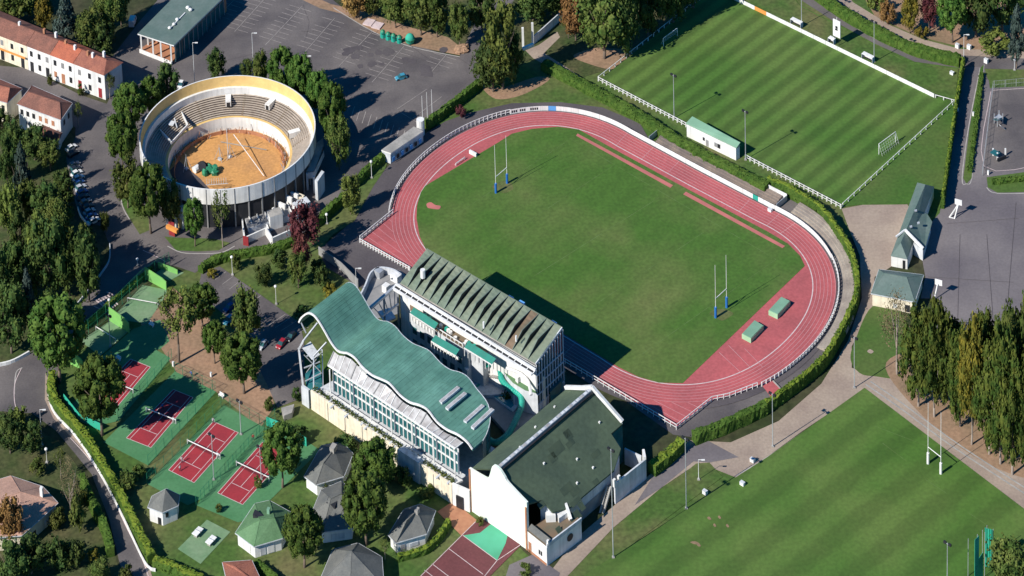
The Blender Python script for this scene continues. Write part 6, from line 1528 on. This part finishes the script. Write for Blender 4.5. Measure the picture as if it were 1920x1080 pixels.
# green practice walls
for (a, b, h, lab) in (((205, 602), (242, 625), 26, 'bright green practice wall between the two pale practice courts'), ((272, 523), (312, 545), 22, 'bright green practice wall above the upper practice court'), ((297, 503), (333, 515), 11, 'low bright green wall at the far end of the practice courts'), ((130, 682), (155, 694), 24, 'bright green practice wall behind the largest road pine')):
    A, B = G(*a), G(*b); hh = HT(*a, a[1]-h); pw_ = thing('practice_wall', lab, 'wall', (A+B)/2, 'practice walls'); mb = MB(); d = (B-A).normalized(); k = Vector((-d.y, d.x, 0))*.3
    pts = [A, B, B+UP*hh*.72, A.lerp(B, .8)+UP*hh*.86, A+UP*hh]; mb.flat if 0 else None
    mb.poly(pts); mb.poly([p+k for p in reversed(pts)])
    for p, q in zip(pts, pts[1:]+pts[:1]): mb.poly([p, p+k, q+k, q])
    obj('panel', mb, 'bright_green', pw_)
    for f in (.02, .98): p = A.lerp(B, f)+k; obj('post', MB().bar(p, p+UP*hh*.7, .15, .15), 'green_paint', pw_)
def netfence(P, h, label, m='green_paint', cat='fence', step=4.0, name='wire_fence', mesh=True):
    Q = resample(P, step); t = thing(name, label, cat, P[0]); 
    pm2 = MB().tube((0, 0, 0), (0, 0, h), .08, n=5).mesh('post'); pm2.materials.append(MT[m])
    for q in Q[:90]: o = obj('post', pm2, m, t); o.location = q-P[0]
    mb = MB()
    for a, b in zip(P[:-1], P[1:]):
        for z in (.1, h*.5, h): mb.bar(a+UP*z, b+UP*z, .05)
        if mesh:
            L = (b-a).length; k = int(L/.6)
            for i in range(k): q = a.lerp(b, i/k); mb.bar(q, q+UP*h, .022)
    obj('wire_mesh', mb, m, t)
GL = lambda *pp: [G(*p) for p in pp]
netfence(GL((150, 640), (208, 592), (268, 533), (318, 500)), 5.5, 'tall dark green wire fence along the practice courts and the road')
netfence(GL((278, 873), (405, 735), (328, 697)), 3.6, 'green wire fence round the second red tennis court')
netfence(GL((276, 906), (420, 758), (500, 803), (375, 940)), 3.6, 'green wire fence round the third red tennis court')
netfence(GL((368, 948), (516, 785)), 3.6, 'green wire fence along the upper side of the lowest tennis court')
netfence(GL((222, 790), (322, 672)), 3.6, 'green wire fence along the lower side of the half-hidden red court')
netfence(GL((1842, 330), (1862, 166), (1950, 158)), 3.0, 'thin grey wire fence round the play court at the right', m='steel')
single('wind_screen', wallstrip(MB(), GL((500, 798), (535, 812), (575, 838)), 3.2, .12), 'net_green', 'teal wind screen above the lowest tennis court', 'screen')
single('wind_screen', wallstrip(MB(), GL((120, 752), (150, 790), (190, 808)), 2.6, .12), 'net_green', 'teal wind screen at the roadside end of the half-hidden court', 'screen')
single('pallet_screen', MB().prism(GL((528, 775), (552, 768), (548, 784), (533, 790)), 0, 2.0), 'concrete', 'small grey shed roof at the corner of the sandy ground', 'shed')
dsl = (G(432, 998)-G(388, 975)).normalized(); dsn = Vector((-dsl.y, dsl.x, 0))
for i, (x, y) in enumerate(((371, 1003), (396, 1019))):
    c = G(x, y); t = thing('table_tennis_table', ['upper white table-tennis table on the pale slab', 'lower white table-tennis table on the pale slab'][i], 'table', c)
    obj('tabletop', MB().box(c+UP*1.25, dsl*.95, dsn*1.6, UP*.12), 'white', t)
    for s_ in (-1, 1): obj('leg', MB().box(c+dsn*s_*1.1+UP*.6, dsl*.6, dsn*.12, UP*.6), 'concrete', t)
    obj('net', MB().box(c+UP*1.5, dsl*.95, dsn*.03, UP*.12), 'steel', t)
# throwing cage with a green net
tc = thing('throwing_cage', 'throwing cage with hanging teal-green nets at the bottom right', 'cage', G(1838, 1120))
cp = [(1815, 1090, 1010), (1832, 1095, 1002), (1842, 1050, 994), (1850, 1052, 985), (1862, 1058, 992), (1846, 1082, 998)]
for x, y, t_ in cp: p = G(x, y); h = HT(x, y, t_); obj('pole', MB().tube(p, p+UP*h, .09, n=6), 'steel', tc)
for a, b, h in (((1827, 1125), (1834, 1118), 20), ((1846, 1062), (1860, 1066), 13), ((1834, 1110), (1842, 1098), 11)):
    A, B = G(*a), G(*b); mb = MB(); K = 12; P = [A.lerp(B, k/K)+V*(.25*math.sin(k*1.7)) for k in range(K+1)]; wallstrip(mb, P, h, .08); obj('net', mb, 'net_green', tc)
# scoreboard and dugouts
sb = thing('scoreboard', 'white rectangular scoreboard with dark figures on legs behind the far touchline', 'scoreboard', G(1570, 84))
c = G(1569, 84); dF = (G(1752, 184)-G(1376, 0)).normalized(); nF = Vector((dF.y, -dF.x, 0)); z0_, z1_ = HT(1569, 84, 69), HT(1569, 84, 38)
obj('board', MB().box(c+UP*(z0_+z1_)/2, dF*1.6, nF*.15, UP*(z1_-z0_)/2), 'white', sb)
for s_ in (-1, 1): obj('leg', MB().bar(c+dF*s_*1.0, c+dF*s_*1.0+UP*z0_, .18), 'dark', sb)
for k, (dx, dz, w_, h_) in enumerate(((0, .6, .5, .5), (-.1, -.4, .6, .3), (.2, .1, .25, .5))): obj('figure', MB().box(c+dF*dx+nF*.17+UP*((z0_+z1_)/2+dz), dF*w_, nF*.02, UP*h_), 'dark', sb)
obj('finial', MB().bar(c+UP*z1_, c+UP*(z1_+1.2), .15), 'white', sb)
for i, (x, y, w_) in enumerate(((1491, 51, 2.3), (1557, 84, 1.2), (1625, 116, 2.3))):
    c = G(x, y)-nF*.9; t = thing('dugout', ['left white dugout on the far touchline', 'small white dugout under the scoreboard', 'right white dugout on the far touchline'][i], 'dugout', c, 'dugouts')
    obj('roof', MB().box(c+UP*2.3, dF*w_, nF*.8, UP*.1), 'white', t); obj('back', MB().box(c-nF*.75+UP*1.15, dF*w_, nF*.06, UP*1.1), 'white', t); obj('bench', MB().box(c-nF*.3+UP*.6, dF*w_*.85, nF*.25, UP*.1), 'dark', t)
    for s_ in (-1, 1): obj('side', MB().box(c+dF*w_*s_+UP*1.15, dF*.06, nF*.75, UP*1.1), 'white_soft', t)
# recycling containers
for i, (x, y) in enumerate(((718, 70), (728, 74), (738, 77), (749, 80))):
    c = G(x, y); t = thing('recycling_bin', ['leftmost', 'second', 'third', 'fourth'][i]+' dark green recycling container in the row on the car park verge', 'recycling bin', c, 'recycling containers')
    obj('body', MB().tube(c, c+UP*2.6, 1.0, .9, 8), 'teal_paint', t); obj('lid', MB().tube(c+UP*2.6, c+UP*3.1, .9, .4, 8), 'green_paint', t); obj('slot', MB().box(c+Vector((0, -.95, 2)), (.4, 0, 0), (0, .06, 0), UP*.12), 'dark', t)
c = G(769, 82); t = thing('recycling_bin', 'larger round bright green container at the right end of the row', 'recycling bin', c, 'recycling containers'); obj('body', MB().blob(c+UP*2, 1.8, 1.6, 2.2, 12, 8), 'net_green', t, smooth=True); obj('band', MB().tube(c+UP*1.7, c+UP*2.3, 1.86, n=12), 'green_paint', t)
single('concrete_slabs', (lambda m: [m.box(G(x, y, .3), (1.6, -.7, 0), (.8, 1.7, 0), UP*.25) for x, y in ((692, 42), (708, 48))] and m)(MB()), 'line', 'two pale concrete slabs on the dry verge', 'slab')
single('rubble_heap', (lambda m: [m.blob(G(866+random.uniform(-8, 8), 92+random.uniform(-6, 6), .4), 1.6, 1.4, 1.1, jit=.3) for _ in range(10)] and m)(MB()), 'dirt', 'brown heap of earth at the corner of the car park road', 'heap')
# basketball hoops and play equipment
hb = thing('basketball_hoop', 'white freestanding basketball hoop on the grey yard', 'basketball hoop', G(1785, 408))
A, B = G(1780, 408), G(1790, 410); Tt = G(1797, 383, 4.5)
for p in (A, B): obj('leg', MB().bar(p, Tt, .35, .35), 'white', hb)
obj('base', MB().bar(A, B, .4, .3), 'white', hb); obj('backboard', MB().box(Tt+UP*.8, (1.1, -.5, 0), (.05, .1, 0), UP*1.0), 'white', hb); obj('hoop', MB().tube(Tt+Vector((.8, 1.2, 0)), Tt+Vector((.8, 1.2, .1)), .5, n=10), 'orange', hb)
hb = thing('basketball_hoop', 'white basketball hoop half hidden by the trees near the small pavilion', 'basketball hoop', G(1752, 560)); p = G(1752, 562)
obj('leg', MB().bar(p, p+UP*5+Vector((1.2, 1, 0)), .35, .35), 'white', hb); obj('backboard', MB().box(p+UP*5.4+Vector((1.5, 1.2, 0)), (1.1, -.5, 0), (.05, .1, 0), UP*1.0), 'white', hb)
pe = thing('climbing_frame', 'grey-blue climbing frame with a slide on the play court', 'play equipment', G(1870, 232))
for x, y in ((1864, 232), (1873, 226), (1870, 238), (1880, 232)): obj('post', MB().bar(G(x, y), G(x, y)+UP*4, .25, .25), 'steel', pe)
obj('platform', MB().prism(GL((1864, 232), (1873, 226), (1880, 232), (1870, 238)), 2.4, 2.7), 'steel', pe); obj('slide', MB().bar(G(1875, 235, 2.5), G(1884, 242, .2), .9, .15), 'white_soft', pe); obj('net', MB().bar(G(1866, 225, 4), G(1876, 222, 2), 1.8, .1), 'glass_teal', pe)
pe = thing('spring_toy_tower', 'small blue and white play tower on the play court', 'play equipment', G(1872, 298))
obj('roof', MB().bar(G(1860, 283, 2.5), G(1872, 290, 2.5), 2.2, .3), 'glass_teal', pe)
for x, y in ((1862, 292), (1870, 300), (1885, 292)): obj('post', MB().bar(G(x, y), G(x, y)+UP*2.8, .5, .5), 'white', pe)
obj('panel', MB().bar(G(1870, 300, 1), G(1886, 293, 1), .5, 1.0), 'dark', pe)
# small white things
for i, (x, y, lab) in enumerate(((1322, 926, 'small white box on the grass edge right of the hall'), (1411, 866, 'small white box beside the tan path'), (1392, 910, 'small white cube on the training field edge'), (1849, 118, 'white litter bin at the mouth of the lane by the grass island'), (1795, 90, 'left white litter bin beyond the upper road'), (1817, 92, 'right white litter bin beyond the upper road'), (1785, 140, 'small white block at the corner of the grass strip'), (1793, 208, 'white ball-like block at the corner of the football pitch'), (1825, 218, 'white post beside the grass island'), (1853, 328, 'white post at the corner of the play court entrance'), (222, 675, 'white bench in tree shade beside the half-hidden tennis court'), (284, 612, 'white bench in shade near the practice courts'), (415, 745, 'white bench on the sandy ground'), (396, 707, 'tiny white post on the sandy ground'), (325, 687, 'small white post at the foot of the light open pine'), (1444, 397, 'white block on the terrace end'))):
    c = G(x, y); k = 'bench' if 'bench' in lab else ('litter_bin' if 'bin' in lab else ('marker_post' if 'post' in lab else 'equipment_box'))
    t = thing(k, lab, k.replace('_', ' '), c)
    if k == 'bench':
        obj('seat', MB().box(c+UP*.8, U*1.0, V*.35, UP*.08), 'white', t); obj('backrest', MB().box(c+V*.35+UP*1.2, U*1.0, V*.05, UP*.3), 'white', t)
        for s_ in (-1, 1): obj('leg', MB().box(c+U*s_*.8+UP*.38, U*.08, V*.3, UP*.38), 'white_soft', t)
    else:
        w_ = .3 if k == 'marker_post' else .7; hh = 1.6 if k != 'equipment_box' else 1.1
        obj('body', MB().box(c+UP*hh/2, U*w_, V*w_*.7, UP*hh/2), 'white', t); obj('lid', MB().box(c+UP*(hh+.06), U*w_*1.06, V*w_*.75, UP*.06), 'white_soft', t)
# ================================================================ PEOPLE
mat('shirt_white', (.75, .75, .75)); mat('shirt_red', (.45, .04, .04)); mat('shirt_blue', (.05, .12, .4)); mat('trousers', (.03, .035, .06))
def person(x, y, ang, shirt, label, step=.25, arm=.6, sc=1.35):
    c = G(x, y); t = thing('person', label, 'person', c); t.rotation_euler.z = ang; t.scale = (sc, sc, sc)
    J = [(0, 0, .95), (0, 0, 1.2), (0, 0, 1.45), (0, .01, 1.55), (0, .02, 1.68), (-.1, 0, .9), (-.11, step*.5, .5), (-.12, step*.3, .06), (-.12, step*.3+.16, .03), (.1, 0, .9), (.11, -step*.4, .5), (.12, -step, .08), (.12, -step+.16, .03),
         (-.2, 0, 1.42), (-.26, .05, 1.15), (-.24, .22, .95), (.2, 0, 1.42), (.28, arm*.3, 1.2), (.3, arm*.7, 1.15), (0, .02, 1.76)]
    Eg = [(0, 1), (1, 2), (2, 3), (3, 4), (4, 19), (0, 5), (5, 6), (6, 7), (7, 8), (0, 9), (9, 10), (10, 11), (11, 12), (2, 13), (13, 14), (14, 15), (2, 16), (16, 17), (17, 18)]
    R_ = [.14, .13, .15, .055, .095, .09, .065, .045, .04, .09, .065, .045, .04, .065, .045, .035, .065, .045, .035, .07]
    me = bpy.data.meshes.new('body'); me.from_pydata(J, Eg, []); o = bpy.data.objects.new('body', me); C.objects.link(o); o.parent = t
    sk = o.modifiers.new('skin', 'SKIN'); 
    me.skin_vertices or None
    for v, r in zip(me.skin_vertices[0].data, R_): v.radius = (r, r)
    me.skin_vertices[0].data[0].use_root = True
    sb_ = o.modifiers.new('sub', 'SUBSURF'); sb_.levels = 1; sb_.render_levels = 1
    dg = bpy.context.evaluated_depsgraph_get(); ev = o.evaluated_get(dg); m2 = bpy.data.meshes.new_from_object(ev); m2.name = 'body'
    o.modifiers.clear(); o.data = m2
    for k in ('skin', 'shirt_white', 'trousers'): m2.materials.append(MT[k])
    for p in m2.polygons:
        z = p.center.z; ax = abs(p.center.x); p.material_index = 2 if .1 < z < .98 and ax < .24 else (1 if .98 <= z < 1.5 and ax < .3 else 0)
    m2.materials[1] = MT[shirt]
    obj('hair', None or MB().blob((0, -.01, 1.79), .1, .11, .08, 8, 5).mesh('hair'), 'hair', t); t.children[-1].data.materials.append(MT['hair'])
person(341, 868, .5, 'shirt_white', 'tennis player in white at the left side of the sunlit third court')
person(338, 884, .8, 'shirt_white', 'tennis player in white nearer the baseline of the sunlit third court')
person(400, 795, 3.6, 'shirt_white', 'tennis player at the far baseline of the sunlit third court')
person(305, 768, .4, 'shirt_blue', 'tennis player in shade near the net of the second court')
person(359, 707, 2.2, 'shirt_blue', 'person walking at the shaded top corner of the second court')
person(475, 826, 3.4, 'shirt_red', 'tennis player at the far end of the lowest court')
